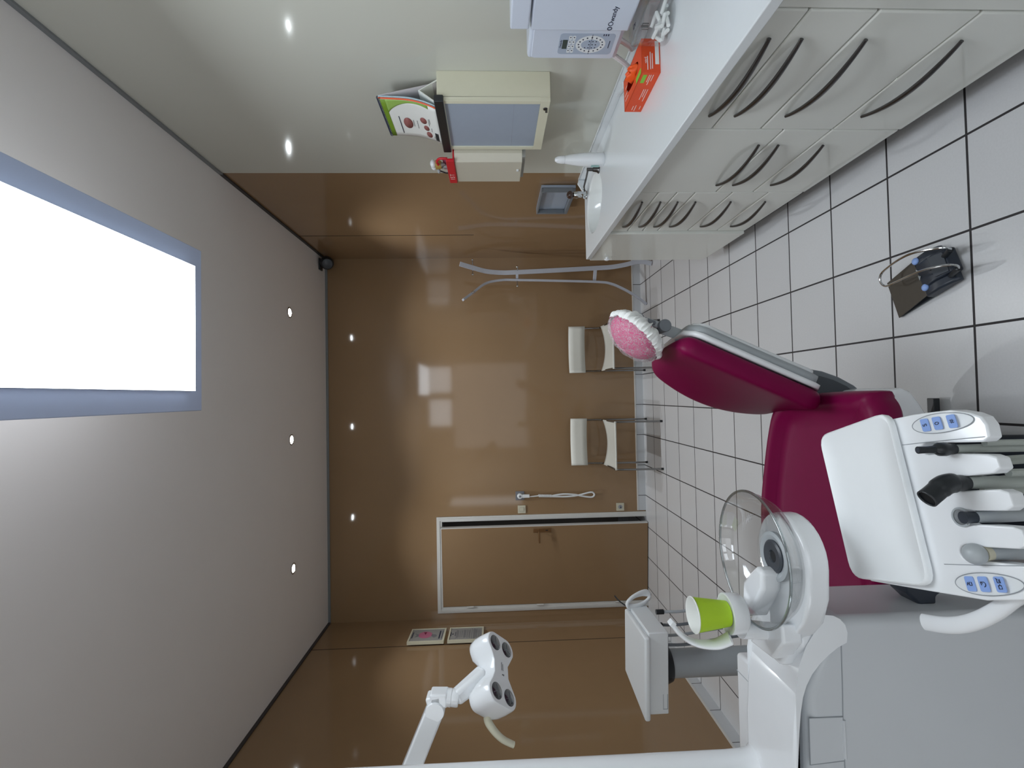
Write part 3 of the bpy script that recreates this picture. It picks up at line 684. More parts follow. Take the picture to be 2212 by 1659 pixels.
# ------------------------------------------------------------------ wall-hung x-ray generator
XP = 1.25
t = thing('xray_generator', (1.32, 1.6, 1.03), 'white wall-mounted x-ray generator with grey keypad above the jar', 'medical device')
bm = BM(); box(bm, 1.232, 1.39, 1.44, 1.583, 1.034, 1.372); obj('housing', bm, M_lilac, t, bevel=.008)
bm = BM(); box(bm, XP + .008, 1.39, 1.585, 1.752, 1.036, 1.37); obj('control_box', bm, M_lilac, t, bevel=.012)
f = Face((XP + .008, 1.592, 1.046), -EY, EZ); f.o = V((XP + .008, 1.745, 1.046)); W, Hh = .153, .315
bm = BM(); f.poly(bm, rrect(W * .94, Hh * .97, .014, cx=W / 2, cy=Hh / 2), 0, .006); pn = obj('front_plate', bm, M_lilac, t, bevel=.003)
f.o = f.p(0, 0, .006)
bm = BM(); f.poly(bm, rrect(.1, .195, .012, cx=.078, cy=.118), 0, .0006); kp = obj('keypad', bm, M_panelg, pn)
bm = BM(); f.plate(bm, .055, .098, .186, .203, .0006, .0012); obj('display', bm, M_lcd, kp, smooth=0)
bm = BM()
for r_ in range(2):
    for c_ in range(4): f.poly(bm, rrect(.018, .011, .003, cx=.045 + c_ * .021, cy=.178 - r_ * .013), .0006, .0011)
f.disc(bm, .077, .102, .042, .053, .0006, .0009, 36); obj('keys', bm, M_white2, kp)
bm = BM(); f.disc(bm, .077, .102, .024, .034, .0009, .0012, 30); obj('key_centre', bm, M_panelg, kp)
bm = BM()
for k in range(16):
    a = 2 * PI * k / 16; f.disc(bm, .077 + .033 * math.cos(a), .102 + .043 * math.sin(a), .003, h0=.001, h1=.0014, n=8)
for k in range(10): f.disc(bm, .062 + (k % 3) * .015, .084 + (k // 3) * .012, .0025, h0=.0012, h1=.0016, n=8)
for r_ in range(2):
    for c_ in range(4): f.disc(bm, .047 + c_ * .021, .178 - r_ * .013, .0025, h0=.0011, h1=.0015, n=8)
f.plate(bm, .03, .124, .1015, .1028, .001, .0014); f.plate(bm, .06, .095, .034, .037, .0006, .001)
for k in range(3): f.plate(bm, .118, .126, .045 + k * .008, .049 + k * .008, .0006, .001)
obj('key_symbols', bm, M_ink, kp)
text('lettering', 'Owandy', .011, f.p(.078, .209, .0008), f.r, f.u, M_ink, kp)
oc = PX(1325, 36, 1.2315); text('lettering', 'Owandy', .024, oc, -EY, EZ, M_ink, t)
bm = BM(); ff = Face((1.232, oc.y, oc.z), -EY, EZ); ff.ring(bm, -.051, .0, .006, .007, .003); obj('logo_ring', bm, M_ink, t)
bm = BM(); box(bm, 1.225, 1.39, 1.38, 1.57, 1.376, 1.44); obj('arm_base', bm, M_lilac, t, bevel=.006)
bm = BM(); lathe(bm, (1.33, 1.765, 1.315), [(.001, .03), (.01, .028), (.016, .018), (.017, 0), (.001, 0)], 18, ax=EY); tube(bm, [(1.33, 1.768, 1.305), (1.335, 1.766, 1.235)], .008, 10); obj('switch_hook', bm, M_white, t)
for pts in ([(1.335, 1.755, 1.20), (1.33, 1.79, 1.08), (1.31, 1.84, .98), (1.31, 1.885, .935), (1.312, 1.885, .925)], [(1.30, 1.70, 1.04), (1.305, 1.74, .99), (1.32, 1.78, .965), (1.355, 1.80, .93), (1.362, 1.81, .914)]):
    pp = spline(pts, 14); bm = BM(); tube(bm, pp, [.0088 + (.0012 if i % 2 else 0) for i in range(len(pp))], 8); obj('coiled_hose', bm, M_white2, t)

# ------------------------------------------------------------------ cream wall cabinet with grey pane
t = thing('wall_cabinet', (1.33, 2.22, 1.249), 'cream metal wall cabinet with a grey frosted door above the worktop', 'wall cabinet')
cx, cy0, cy1, cz0, cz1 = 1.262, 2.016, 2.419, 1.249, 1.736
bm = BM(); box(bm, cx + .018, 1.393, cy0, cy1, cz0, cz1); obj('body', bm, M_cab, t, bevel=.002)
f = Face((cx + .018, cy1, cz0), -EY, EZ); W, Hh = cy1 - cy0, cz1 - cz0
bm = BM()
for a, b, c_, d in ((0, W, 0, .042), (0, W, Hh - .03, Hh), (0, .025, .042, Hh - .03), (W - .022, W, .042, Hh - .03)): f.plate(bm, a, b, c_, d, 0, .018)
dr = obj('door', bm, M_cab, t, bevel=.0015)
bm = BM(); f.plate(bm, .025, W - .022, .042, Hh - .03, .002, .012); obj('pane', bm, M_pane, dr, smooth=0)
bm = BM(); f.plate(bm, .025, W - .022, .155, .1555, .012, .0123); obj('pane_seam', bm, M_greyink, dr, smooth=0)
q_ = PX(1178, 235, cx)
bm = BM(); lathe(bm, q_, [(.001, .004), (.009, .003), (.01, 0), (.001, 0)], 16, ax=-EX); obox(bm, q_ + V((-.010, 0, -.004)), EX, EY, EZ, .008, .0012, .005); obj('key', bm, M_gun, dr)
bm = BM(); box(bm, cx - .012, cx + .02, cy0 - .012, cy1 + .01, cz1 - .028, cz1 + .012); o = obj('profile_bar', bm, M_black, t, bevel=.004)
# leaflets on top of it
ZC = cz1 + .0005
S = spline([(1.372, 2.05, ZC), (1.352, 2.05, ZC + .1), (1.325, 2.05, ZC + .2)], 4)
def board(name, base, top, y0a, y0b, w, th, m, label, bend=0, cat='leaflet', group=None):
    """a sheet standing on the cabinet: base/top X,Z; near edge y0a at the foot and y0b at the head"""
    def fn(u, v):
        p = V(base).lerp(V(top), u); p = p + V((-bend * math.sin(PI * u), 0, 0)) if False else p
        return V((p.x - bend * math.sin(PI * u * .9), y0a + (y0b - y0a) * u + v * w, p.z))
    bm = BM(); grid(bm, fn, 10, 6); o = obj(name, bm, m, None, smooth=60, solid=th)
    if label: tag(o, label, cat, group)
    return o, fn
# tent calendar: front sheets bending out at the foot, back board leaning to the wall
CY0, CY1 = 2.075, 2.365
def prof(u):          # u 0 foot .. 1 head -> X, Z
    x = 1.258 + .036 * (1 - (1 - min(1, u / .62)) ** 2) + .012 * u
    return x, cz1 + .008 + .252 * u
def sheet(dx, h=0):
    def fn(u, v):
        x, z = prof(u); return V((x + dx - h, CY0 + (CY1 - CY0) * v, z))
    return fn
t = thing('flip_chart', (1.31, 2.22, cz1), 'spiral-bound tent flip chart with a green and white page', 'flip chart')
bm = BM(); grid(bm, sheet(0), 16, 10); pg = obj('front_page', bm, M_paper, t, smooth=60, solid=.0006)
bm = BM(); grid(bm, lambda u, v: sheet(.003)(u, v) + V((.0, -.006 + .0 * u, .0)), 14, 8); obj('orange_page', bm, M_orange2, t, smooth=60, solid=.0006)
bm = BM(); grid(bm, lambda u, v: sheet(.008)(u, v) + V((.002 * (1 - u), -.01, 0)), 14, 8); obj('inner_pages', bm, mat('blue_paper', srgb(176, 200, 210), .6, noise=.02), t, smooth=60, solid=.003)
bm = BM(); grid(bm, lambda u, v: V((1.372 - .058 * u, CY0 - .012 + (CY1 - CY0) * v, cz1 + .002 + .258 * u)), 8, 6); obj('back_board', bm, mat('grey_card', srgb(186, 182, 184), .6, noise=.02), t, smooth=60, solid=.002)
def spir():
    bm = BM()
    for k in range(46):
        y = CY0 - .004 + (CY1 - CY0 + .004) * k / 45
        pts = [(1.3095 + .0075 * math.cos(a), y, cz1 + .26 + .0075 * math.sin(a)) for a in [2 * PI * i / 10 for i in range(11)]]
        tube(bm, pts, .0012, 5)
    return bm
obj('spiral_binding', spir(), M_ink, t)
def patch(fn, v0, v1, u0, u1, nu=12, nv=6):
    bm = BM()
    def g(a, b):
        u = u0 + (u1 - u0) * a; lo = v0(u) if callable(v0) else v0; hi = v1(u) if callable(v1) else v1
        return fn(u, lo + (hi - lo) * b)
    grid(bm, g, nu, nv); return bm
S1 = sheet(0, .0010); S2 = sheet(0, .0016)
obj('olive_band', patch(S2, 0, 1, .90, .985), mat('olive_print', srgb(118, 152, 40), .5, noise=.02), pg, smooth=60, solid=.0004)
obj('green_field', patch(S1, 0, lambda u: max(.04, .62 - math.sqrt(max(0, .36 - (u - .38) ** 2)) * .95), .16, .90, 16, 6), M_gpage, pg, smooth=60, solid=.0004)
M_gum = mat('red_brown_print', srgb(150, 92, 88), .55, noise=.2, nscale=120)
def blob(u, v, ru, rv):
    bm = BM(); c = bm.verts.new(S2(u, v)); vs = [bm.verts.new(S2(u + ru * math.cos(2 * PI * k / 18), v + rv * math.sin(2 * PI * k / 18))) for k in range(18)]
    for k in range(18): bm.faces.new((c, vs[k], vs[(k + 1) % 18]))
    return bm
for a in ((.60, .60, .085, .15), (.30, .46, .06, .085), (.27, .66, .05, .075), (.24, .84, .055, .085)): obj('tooth_picture', blob(*a), M_gum, pg, smooth=60, solid=.0004)
obj('title', patch(S2, .42, .9, .735, .75), M_ink, pg, smooth=60, solid=.0004)
bm = BM()
for u, v0, v1 in ((.49, .5, .68), (.42, .5, .72), (.20, .38, .56), (.18, .36, .5), (.17, .62, .72), (.14, .84, .9)):
    b2 = patch(S2, v0, v1, u, u + .008, 3, 4); me_ = bpy.data.meshes.new('tmp'); b2.to_mesh(me_); b2.free(); bm.from_mesh(me_); bpy.data.meshes.remove(me_)
obj('printed_lettering', bm, M_greyink, pg, smooth=60, solid=.0004)
obj('black_block', patch(S2, .72, .95, .06, .125), M_black, pg, smooth=60, solid=.0004)
bm = BM(); prism(bm, [(1.385, 2.06, cz1 + .001), (1.335, 2.06, cz1 + .085), (1.275, 2.06, cz1 + .004), (1.279, 2.06, cz1 + .001), (1.335, 2.06, cz1 + .079), (1.379, 2.06, cz1 + .001)], V((0, .2, 0)))
o = obj('folded_leaflet', bm, M_paper, None, smooth=0); tag(o, 'folded white leaflet tucked inside the tent flip chart', 'leaflet')

# ------------------------------------------------------------------ paper dispenser with its decorations
t = thing('paper_dispenser', (1.30, 2.555, 1.332), 'beige paper dispenser with a chamfered edge on the wall beyond the cabinet', 'dispenser')
dX = 1.215
bm = BM(); prism(bm, [(1.393, 2.432, 1.345), (1.25, 2.432, 1.345), (dX, 2.458, 1.345), (dX, 2.683, 1.345), (1.393, 2.683, 1.345)], V((0, 0, .352))); obj('body', bm, M_disp, t, bevel=.003)
bm = BM(); box(bm, dX + .02, 1.393, 2.44, 2.67, 1.328, 1.346); obj('paper_mouth', bm, M_carc, t, bevel=.002)
q_ = PX(1118, 367, dX)
bm = BM(); obox(bm, q_ + V((-.003, 0, 0)), EX, EY, EZ, .004, .007, .006); obj('lock', bm, M_white2, t, bevel=.002)
zt = 1.6975
t = thing('red_sign', (1.24, 2.56, zt), 'red lettered board lying on top of the beige paper dispenser', 'sign')
bm = BM(); box(bm, 1.207, 1.222, 2.43, 2.685, zt, zt + .042); box(bm, 1.222, 1.29, 2.44, 2.67, zt, zt + .008); obj('board', bm, M_red, t, bevel=.003)
text('lettering', 'I S T', .034, V((1.2065, 2.605, zt + .02)), -EY, EZ, M_wink, t)
bm = BM(); tube(bm, spline([(1.235, 2.46, zt + .036), (1.235, 2.46, zt + .075), (1.235, 2.49, zt + .093), (1.235, 2.525, zt + .09)], 5), .0065, 8); obj('arch', bm, M_red, t)
t = thing('tooth_figurine', (1.25, 2.56, zt + .008), 'little white tooth figurine with a gold band standing on the red board', 'figurine')
zb = zt + .008
bm = BM(); sphere(bm, (1.25, 2.545, zb + .112), .022, .02, .016); sphere(bm, (1.25, 2.575, zb + .11), .02, .02, .017); obj('crown', bm, M_white, t)
bm = BM(); lathe(bm, (1.25, 2.556, zb + .068), [(.001, 0), (.018, 0), (.022, .012), (.023, .03), (.001, .034)], 20, sy=1.2); obj('gold_band', bm, M_gold, t)
bm = BM(); lathe(bm, (1.247, 2.545, zb + .045), [(.001, 0), (.006, .004), (.012, .024), (.001, .026)], 14); lathe(bm, (1.25, 2.572, zb), [(.02, 0), (.012, .02), (.011, .07), (.001, .072)], 14); obj('root', bm, M_printbg, t)
bm = BM(); tube(bm, [(1.235, 2.615, zb), (1.235, 2.62, zb + .05), (1.24, 2.60, zb + .088)], .004, 8); tube(bm, [(1.24, 2.635, zb), (1.238, 2.632, zb + .04)], .004, 8); obj('brush', bm, M_black, t)
bm = BM(); sphere(bm, (1.24, 2.605, zb + .087), .014, .012, .009); obj('brush_head', bm, M_ltgrey, t)
bm = BM(); obox(bm, V((1.262, 2.575, zb + .03)), EX, EY, EZ, .001, .055, .03); obj('paper_card', bm, M_pink, t, smooth=0)

# ------------------------------------------------------------------ steel hatch on the brown wall past the worktop
hp = [PX(*p, 1.355) for p in ((1170, 411), (1238, 413), (1229, 459), (1159, 455))]     # top near, bottom near, bottom far, top far
t = thing('steel_hatch', (1.37, (hp[0].y + hp[2].y) / 2, min(p.z for p in hp)), 'small square grey steel tray hung on the brown wall behind the faucet', 'tray')
y0, y1 = hp[0].y, hp[2].y; z0, z1 = (hp[1].z + hp[2].z) / 2, (hp[0].z + hp[3].z) / 2
f = Face((1.372, y1, z0), -EY, V((.0, 0, 1))); W, Hh = y1 - y0, z1 - z0
bm = BM(); f.plate(bm, 0, W, 0, Hh, -.018, 0); obj('back_plate', bm, M_pane, t, smooth=0)
bm = BM()
for a, b, c_, d in ((0, W, 0, .022), (0, W, Hh - .012, Hh), (0, .022, .022, Hh - .012), (W - .008, W, .022, Hh - .012)): f.plate(bm, a, b, c_, d, 0, .03)
obj('rim', bm, M_mdgrey, t, bevel=.003)

# ================================================================== DENTAL CHAIR
YC = 1.575
t = thing('dental_chair', (-.25, 1.5, 0), 'magenta dental chair with a white base in the middle of the room', 'dental chair')
# --- backrest: slope from the hinge to the head
NB, NT = PY(1788, 878, 1.385), PY(1468, 737, 1.40)
FB, FT = V((-.062, 1.775, .44)), PY(1399, 779, 1.79)
B0, B1 = (NB + FB) / 2, (NT + FT) / 2
BD = (B1 - B0); BL = BD.length; BD.normalize(); BNn = V((-BD.z, 0, BD.x)).normalized()          # towards the sitter
def back_pt(s, w, h):
    v = (w + 1) / 2; p = NB.lerp(NT, s).lerp(FB.lerp(FT, s), v)
    return p + BNn * (.066 * v ** 1.5 * math.sin(PI * min(1, max(0, s))) ** .8 - .012 * (1 - w * w) + h)
NS, NW = 26, 13
def kx(s): q = max(0, (abs(s - .5) - .38) / .12); return 1 - .22 * q ** 2.5
def back_cushion(th):
    bm = BM(); rings = []
    for i in range(NS + 1):
        s = i / NS; e = min(1, min(s, 1 - s) / .09); e = math.sqrt(max(0.02, 1 - (1 - e) ** 2)); ring = []
        for j in range(NW + 1):
            w = -1 + 2 * j / NW; ring.append(bm.verts.new(back_pt(s, w * .94 * kx(s), th * .5 * e * (1 - .15 * abs(w) ** 4))))
        for k in (1, 2, 3):
            a = PI * k / 4; ring.append(bm.verts.new(back_pt(s, kx(s) * (.94 + .06 * math.sin(a)), th * .5 * e * .85 * math.cos(a))))
        for j in range(NW, -1, -1):
            w = -1 + 2 * j / NW; ring.append(bm.verts.new(back_pt(s, w * .94 * kx(s), -th * .5 * e)))
        for k in (3, 2, 1):
            a = PI * k / 4; ring.append(bm.verts.new(back_pt(s, kx(s) * (-.94 - .06 * math.sin(a)), th * .5 * e * .85 * math.cos(a))))
        rings.append(ring)
    n = len(rings[0])
    for a, b in zip(rings, rings[1:]):
        for k in range(n): bm.faces.new((a[k], a[(k + 1) % n], b[(k + 1) % n], b[k]))
    bm.faces.new(rings[0][::-1]); bm.faces.new(rings[-1]); return bm
bc = obj('backrest', back_cushion(.066), M_mag, t, smooth=70, sub=1)
def shell(off, wk, s0, s1):
    bm = BM(); g = lambda u, v: back_pt(s0 + (s1 - s0) * u, (-1 + 2 * v) * wk * kx(s0 + (s1 - s0) * u) * (1 - .3 * max(0, abs(u - .5) - .44) / .06), off)
    grid(bm, g, 22, 14); return bm
obj('back_shell', shell(-.044, 1.0, .03, .97), M_white, t, smooth=70, solid=.014)
obj('shell_cover', shell(-.082, .80, .08, .92), M_white, t, smooth=70, solid=.016)
obj('shell_gap', shell(-.063, .90, .05, .95), M_ltgrey, t, smooth=70, solid=.026)
# --- headrest arm with its round grey joint
jd = PT(1432, 705, 1.56); j2 = PT(1379, 688, 1.55); tp = PT(1472, 723, 1.56)
tq = back_pt(.93, -.25, -.040)
bm = BM(); tube(bm, [tq, tp + V((.006, .03, .0)), jd + V((0, .03, 0))], [(.005, .020)] * 3, 10, flat=V((0, 1, 0))); obj('headrest_bar', bm, M_ltgrey, t)
bm = BM(); lathe(bm, jd + V((0, -.012, 0)), [(.001, -.012), (.019, -.012), (.0205, -.009), (.0205, .10), (.001, .10)], 28, ax=EY); ja = obj('headrest_joint', bm, M_mdgrey, t)
bm = BM(); dj = (j2 - jd).normalized(); obox(bm, (jd + j2) / 2 + V((0, .04, 0)), dj, EY, dj.cross(EY), (j2 - jd).length / 2, .045, .011); obj('headrest_link', bm, M_ltgrey, t, bevel=.004)
bm = BM(); obox(bm, (jd + j2) / 2 + V((0, -.008, 0)) + dj * .01, dj, EY, dj.cross(EY), .024, .006, .0085); obj('release_lever', bm, M_mdgrey, t, bevel=.006)
bm = BM(); lathe(bm, j2 + V((0, -.01, 0)), [(.001, -.004), (.015, -.004), (.016, 0), (.016, .09), (.001, .09)], 24, ax=EY); obj('headrest_joint', bm, M_mdgrey, t)
# --- headrest cushion
hcn = PY(1370, 727, YC - .02); hd = V((.74, 0, .67)).normalized(); hn = V((-hd.z, 0, hd.x))
Rm = Matrix((hd, EY, hn)).transposed()
bm = BM(); sphere(bm, hcn, .091, .116, .053, 28, 18, Rm); obj('headrest_cushion', bm, mat('lit_magenta_headrest', srgb(196, 44, 116), .5, spec=.2, noise=.06, nscale=40), t)  # magenta cushion; light through the film is put into this brighter pink
# disposable cover around the headrest
t2 = thing('headrest_cover', hcn - EZ * .08, 'white gathered see-through cover pulled over the magenta headrest', 'cover')
bm = BM()
def cov(u, v):
    a = PI * (.0 + .45 * u); b = 2 * PI * v
    r = 1.10 + .02 * math.sin(9 * b + 5 * u) * u + .012 * math.sin(23 * b + 2 * u)
    p = V((math.sin(a) * math.cos(b) * .092 * r, math.sin(a) * math.sin(b) * .118 * r, math.cos(a) * .056 * (1.06 + .03 * math.sin(7 * b))))
    return hcn + Rm @ p
grid(bm, cov, 18, 60, True); obj('film', bm, M_film, t2, smooth=70)
bm = BM()
def gath(u, v):
    b = 2 * PI * v; f = .5 + .5 * math.sin(31 * b + 1.5 * math.sin(5 * b)); a = PI * (.43 + .49 * u)
    r = 1.11 + .05 * f * math.sin(PI * min(1, u * 1.6)) + .025 * math.sin(11 * b + 8 * u) + .02 * math.sin(57 * b - 6 * u)
    p = V((math.sin(a) * math.cos(b) * .092 * r, math.sin(a) * math.sin(b) * .118 * r, math.cos(a) * .047 * (1 + .12 * math.sin(17 * b + 4 * u) + .14 * f + .10 * math.sin(43 * b + 9 * u))))
    return hcn + Rm @ p
grid(bm, gath, 16, 150, True); obj('gathered_edge', bm, M_cotton, t2, smooth=70)
# --- seat
def seat_outline():
    pts = [(-.005, 1.30), (-.018, 1.60), (-.06, 1.685), (-.15, 1.728), (-.29, 1.765), (-.45, 1.795), (-.60, 1.79), (-.655, 1.74), (-.66, 1.30), (-.60, 1.255), (-.3, 1.235), (-.08, 1.235), (-.022, 1.26)]
    out = []
    n = len(pts)
    for i in range(n):
        p0, p1, p2, p3 = [V((*pts[(i + k) % n], 0)) for k in (-1, 0, 1, 2)]
        for k in range(4):
            s = k / 4; out.append(.5 * ((2 * p1) + (p2 - p0) * s + (2 * p0 - 5 * p1 + 4 * p2 - p3) * s * s + (3 * p1 - p0 - 3 * p2 + p3) * s ** 3))
    return out
so = seat_outline(); sc_ = sum((p for p in so), V((0, 0, 0))) / len(so)
bm = BM(); rings = []
for k, h in ((.96, .415), (1.0, .43), (1.0, .465), (.985, .487), (.955, .499), (.90, .503), (.82, .496), (.78, .487), (.6, .482), (.3, .480), (.02, .480)):
    rings.append([bm.verts.new(V((sc_.x + (p.x - sc_.x) * k, sc_.y + (p.y - sc_.y) * k, h + .014 * (1 if p.y > 1.58 and .8 < k < .97 else 0)))) for p in so])
n = len(so)
for a, b in zip(rings, rings[1:]):
    for k in range(n): bm.faces.new((a[k], a[(k + 1) % n], b[(k + 1) % n], b[k]))
bm.faces.new(rings[0][::-1]); bm.faces.new(rings[-1]); obj('seat', bm, M_mag, t, smooth=70)
# --- lifting arm (dark fin) behind the hinge
fp = [PY(*p, 1.60) for p in ((1690, 799), (1712, 795), (1745, 796), (1778, 802), (1812, 814), (1845, 832), (1876, 857), (1876, 866), (1800, 868), (1720, 868))]
bm = BM(); prism(bm, fp, V((0, .10, 0))); fin = obj('lifting_arm', bm, M_mdgrey, t, bevel=.006)
fp2 = [PY(*p, 1.595) for p in ((1752, 815), (1772, 812), (1800, 820), (1830, 834), (1858, 856), (1858, 866), (1752, 866))]
bm = BM(); prism(bm, fp2, V((0, .02, 0))); obj('arm_inlay', bm, M_dkgrey, fin, bevel=.003)
# --- white chassis and its floor plate
cpx = ((1786, 858), (1870, 857), (1898, 842), (1921, 838), (1940, 845), (1958, 868), (1976, 895), (2010, 960))
fpc = [PY(*p, 1.45) for p in cpx]
fpc = [V((p.x, 1.40, p.z)) for p in fpc] + [V((-.30, 1.40, .18)), V((-.50, 1.40, .20)), V((-.50, 1.40, .42))]
bm = BM(); prism(bm, fpc, V((0, .30, 0))); obj('chassis', bm, M_white, t, bevel=.016, seg=5)
bm = BM(); box(bm, -.46, -.24, 1.42, 1.66, .03, .26); obj('column', bm, M_dkgrey, t, bevel=.02)
def ell(cx, cy, rx, ry, n=40): return [(cx + rx * math.cos(2 * PI * k / n), cy + ry * math.sin(2 * PI * k / n)) for k in range(n)]
bm = BM(); prism(bm, [V((x, y, .0)) for x, y in ell(-.305, 1.22, .170, .44)], V((0, 0, .028))); obj('floor_plate', bm, M_navy, t, bevel=.008)
bm = BM(); box(bm, -.30, -.036, 1.556, 1.582, .012, .034); obj('stabilizer_bar', bm, M_black, t, bevel=.002)
pl = PZ(2197, 1099, .12)
bm = BM(); box(bm, -.34, -.22, .95, 1.06, .028, .118); rb = obj('valve_box', bm, M_navy, t, bevel=.004)
bm = BM(); box(bm, pl.x - .022, pl.x + .022, pl.y - .03, pl.y + .03, .118, .1188); o = obj('rating_plate', bm, M_ltgrey, rb, smooth=0)
f = Face((pl.x, pl.y, .1188), EX, EY)
bm = BM()
for k in range(6): f.plate(bm, -.018, -.002 + .003 * (k % 3), .006 + k * .0035, .0075 + k * .0035)
f.poly(bm, [(.002, -.01), (.014, -.01), (.014, -.002), (.008, .006), (.002, -.002)]); f.plate(bm, -.018, .018, -.022, -.018); f.plate(bm, -.018, -.004, -.014, -.008)
obj('plate_print', bm, M_black, rb, smooth=0)

# ================================================================== FOOT CONTROL on the floor
# axes from its footprint
o0 = PZ(1925, 612, 0); a1 = PZ(1946, 687, .005); n1 = PZ(2070, 613, .005)
fd = (n1 - a1); fd.z = 0; fl = fd.length; fd.normalize(); fs_ = V((-fd.y, fd.x, 0))     # fd: front plate edge -> body end; fs_: across
if fs_.x < 0: fs_ = -fs_
t = thing('foot_control', a1 + fd * (fl / 2) + fs_ * .09 - EZ * .01, 'dark foot pedal with steel wire hoop and blue buttons on the floor', 'foot pedal')
def fq(a, b, h): return V((a1.x, a1.y, 0)) + fd * a + fs_ * b + EZ * h
WD = .149
bm = BM(); prism(bm, [fq(.002, .002, .002), fq(.255, .004, .002), fq(.255, .125, .002), fq(.15, WD - .004, .002), fq(.002, WD - .002, .002)], EZ * .005); obj('base_plate', bm, M_dkgrey, t, bevel=.002)
bm = BM(); prism(bm, [fq(.0, .0, .0125), fq(.156, .004, .040), fq(.152, WD - .006, .040), fq(.0, WD, .0125)], EZ * -.004); obj('pedal_plate', bm, M_brush, t, bevel=.0015)
bm = BM(); prism(bm, [fq(.148, .03, .007), fq(.148, .03, .036), fq(.162, .03, .047), fq(.215, .03, .051), fq(.262, .03, .042), fq(.270, .03, .028), fq(.272, .03, .007)], fs_ * .088); obj('body', bm, M_navy, t, bevel=.006, seg=4)
for b, db, e in ((.0, .034, .262), (.115, .033, .240)):
    bm = BM(); prism(bm, [fq(.146, b, .007), fq(.146, b, .034), fq(.160, b, .043), fq(.205, b, .045), fq(e - .014, b, .034), fq(e, b, .022), fq(e, b, .007)], fs_ * db); obj('side_pod', bm, M_navy, t, bevel=.009, seg=4)
bm = BM(); prism(bm, [fq(.214, .038, .0525), fq(.258, .034, .044), fq(.260, .104, .044), fq(.214, .114, .0525)], EZ * .003); obj('cover_plate', bm, M_dkgrey, t, bevel=.0015)
bm = BM(); prism(bm, [fq(.205, .068, .0525), fq(.212, .068, .0525), fq(.212, .078, .0525), fq(.205, .078, .0525)], EZ * .002); obj('latch', bm, M_black, t, smooth=0)
for b in (.030, .134):
    bm = BM(); sphere(bm, fq(.164, b, .0445), .0125, .0125, .008); obj('button', bm, M_blue, t)
bm = BM(); prism(bm, [fq(.158, .062, .0475), fq(.168, .072, .0492), fq(.158, .080, .0475)], EZ * .0012); obj('arrow_mark', bm, M_ltgrey, t, smooth=0)
bm = BM(); prism(bm, [fq(.158, .088, .0475), fq(.168, .092, .0492), fq(.158, .104, .0475)], EZ * .0012); obj('arrow_mark', bm, M_ltgrey, t, smooth=0)
for b in (.018, .088):
    bm = BM(); tube(bm, [fq(.250, b + .003, .036), fq(.266, b, .046), fq(.302, b - .004, .063)], .0085, 12); obj('hoop_socket', bm, M_black, t)
hp0 = [(.300, .083, .062), (.309, .083, .074), (.298, .092, .094), (.225, .128, .099), (.159, .148, .091), (.09, .154, .084), (.056, .150, .080), (.043, .128, .077), (.055, .103, .075), (.10, .090, .080), (.17, .072, .092), (.229, .056, .099), (.298, .028, .096), (.313, .016, .078), (.302, .013, .062)]
bm = BM(); tube(bm, spline([fq(*q) for q in hp0], 8), .0038, 10); obj('wire_hoop', bm, M_chrome, t)

# ================================================================== CUSPIDOR UNIT (white tower in the lower corner)
UY0, UY1, UX0, UX1 = 1.035, 1.225, -.505, -1.16
ZU = .868
t = thing('cuspidor_unit', (-.82, 1.15, 0), 'big white dental unit tower with glass spittoon bowl beside the chair', 'dental unit')
bm = BM()
prism(bm, [V((x, UY0, z)) for x, z in ((UX0, .06), (UX0, .778), (-.56, .80), (-.66, .845), (UX1, .845), (UX1, .06))], V((0, UY1 - UY0, 0)))
tw_ = obj('tower', bm, M_unit, t, bevel=.022, seg=6)
bm = BM(); box(bm, UX1, -.71, UY1 - .005, 1.295, .06, .80); obj('rear_body', bm, M_unit, t, bevel=.008)
bm = BM(); box(bm, UX1 + .02, UX0 - .03, UY0 + .04, UY1 - .02, 0, .06); obj('foot', bm, M_dkgrey, t, smooth=0)
# top cover whose lip sweeps down to the right
def pf(x, y): return PY(x, y, UY0 - .008)
lip = [pf(*p) for p in ((1822, 1383), (1806, 1392), (1786, 1408), (1766, 1428), (1748, 1452), (1735, 1478), (1727, 1505), (1722, 1540), (1719, 1580), (1718, 1620), (1716, 1659))]
lip = [V((p.x, 0, p.z)) for p in lip]
right_top = [V((-.50, 0, .80)), V((-.505, 0, .772))]
front = [V((UX1, 0, ZU)), V((UX1, 0, lip[-1].z))] + lip[::-1] + [V((p.x, 0, p.z)) for p in (pf(1823, 1368), pf(1819, 1354), pf(1810, 1344), pf(1798, 1338), pf(1786, 1337))] + [V((-.56, 0, .842)), V((-.60, 0, ZU - .010)), V((-.66, 0, ZU))]
bm = BM(); prism(bm, [V((p.x, UY0 - .008, p.z)) for p in front], V((0, UY1 - UY0 + .008, 0))); obj('top_cover', bm, M_white, t, bevel=.012, seg=4)
bm = BM(); prism(bm, [V((x, y, .76)) for x, y in ((UX1, UY1 - .005), (UX1, 1.302), (-.712, 1.302), (-.70, UY1 - .005))], EZ * (ZU - .76)); obj('rear_cover', bm, M_white, t, bevel=.010, seg=4)
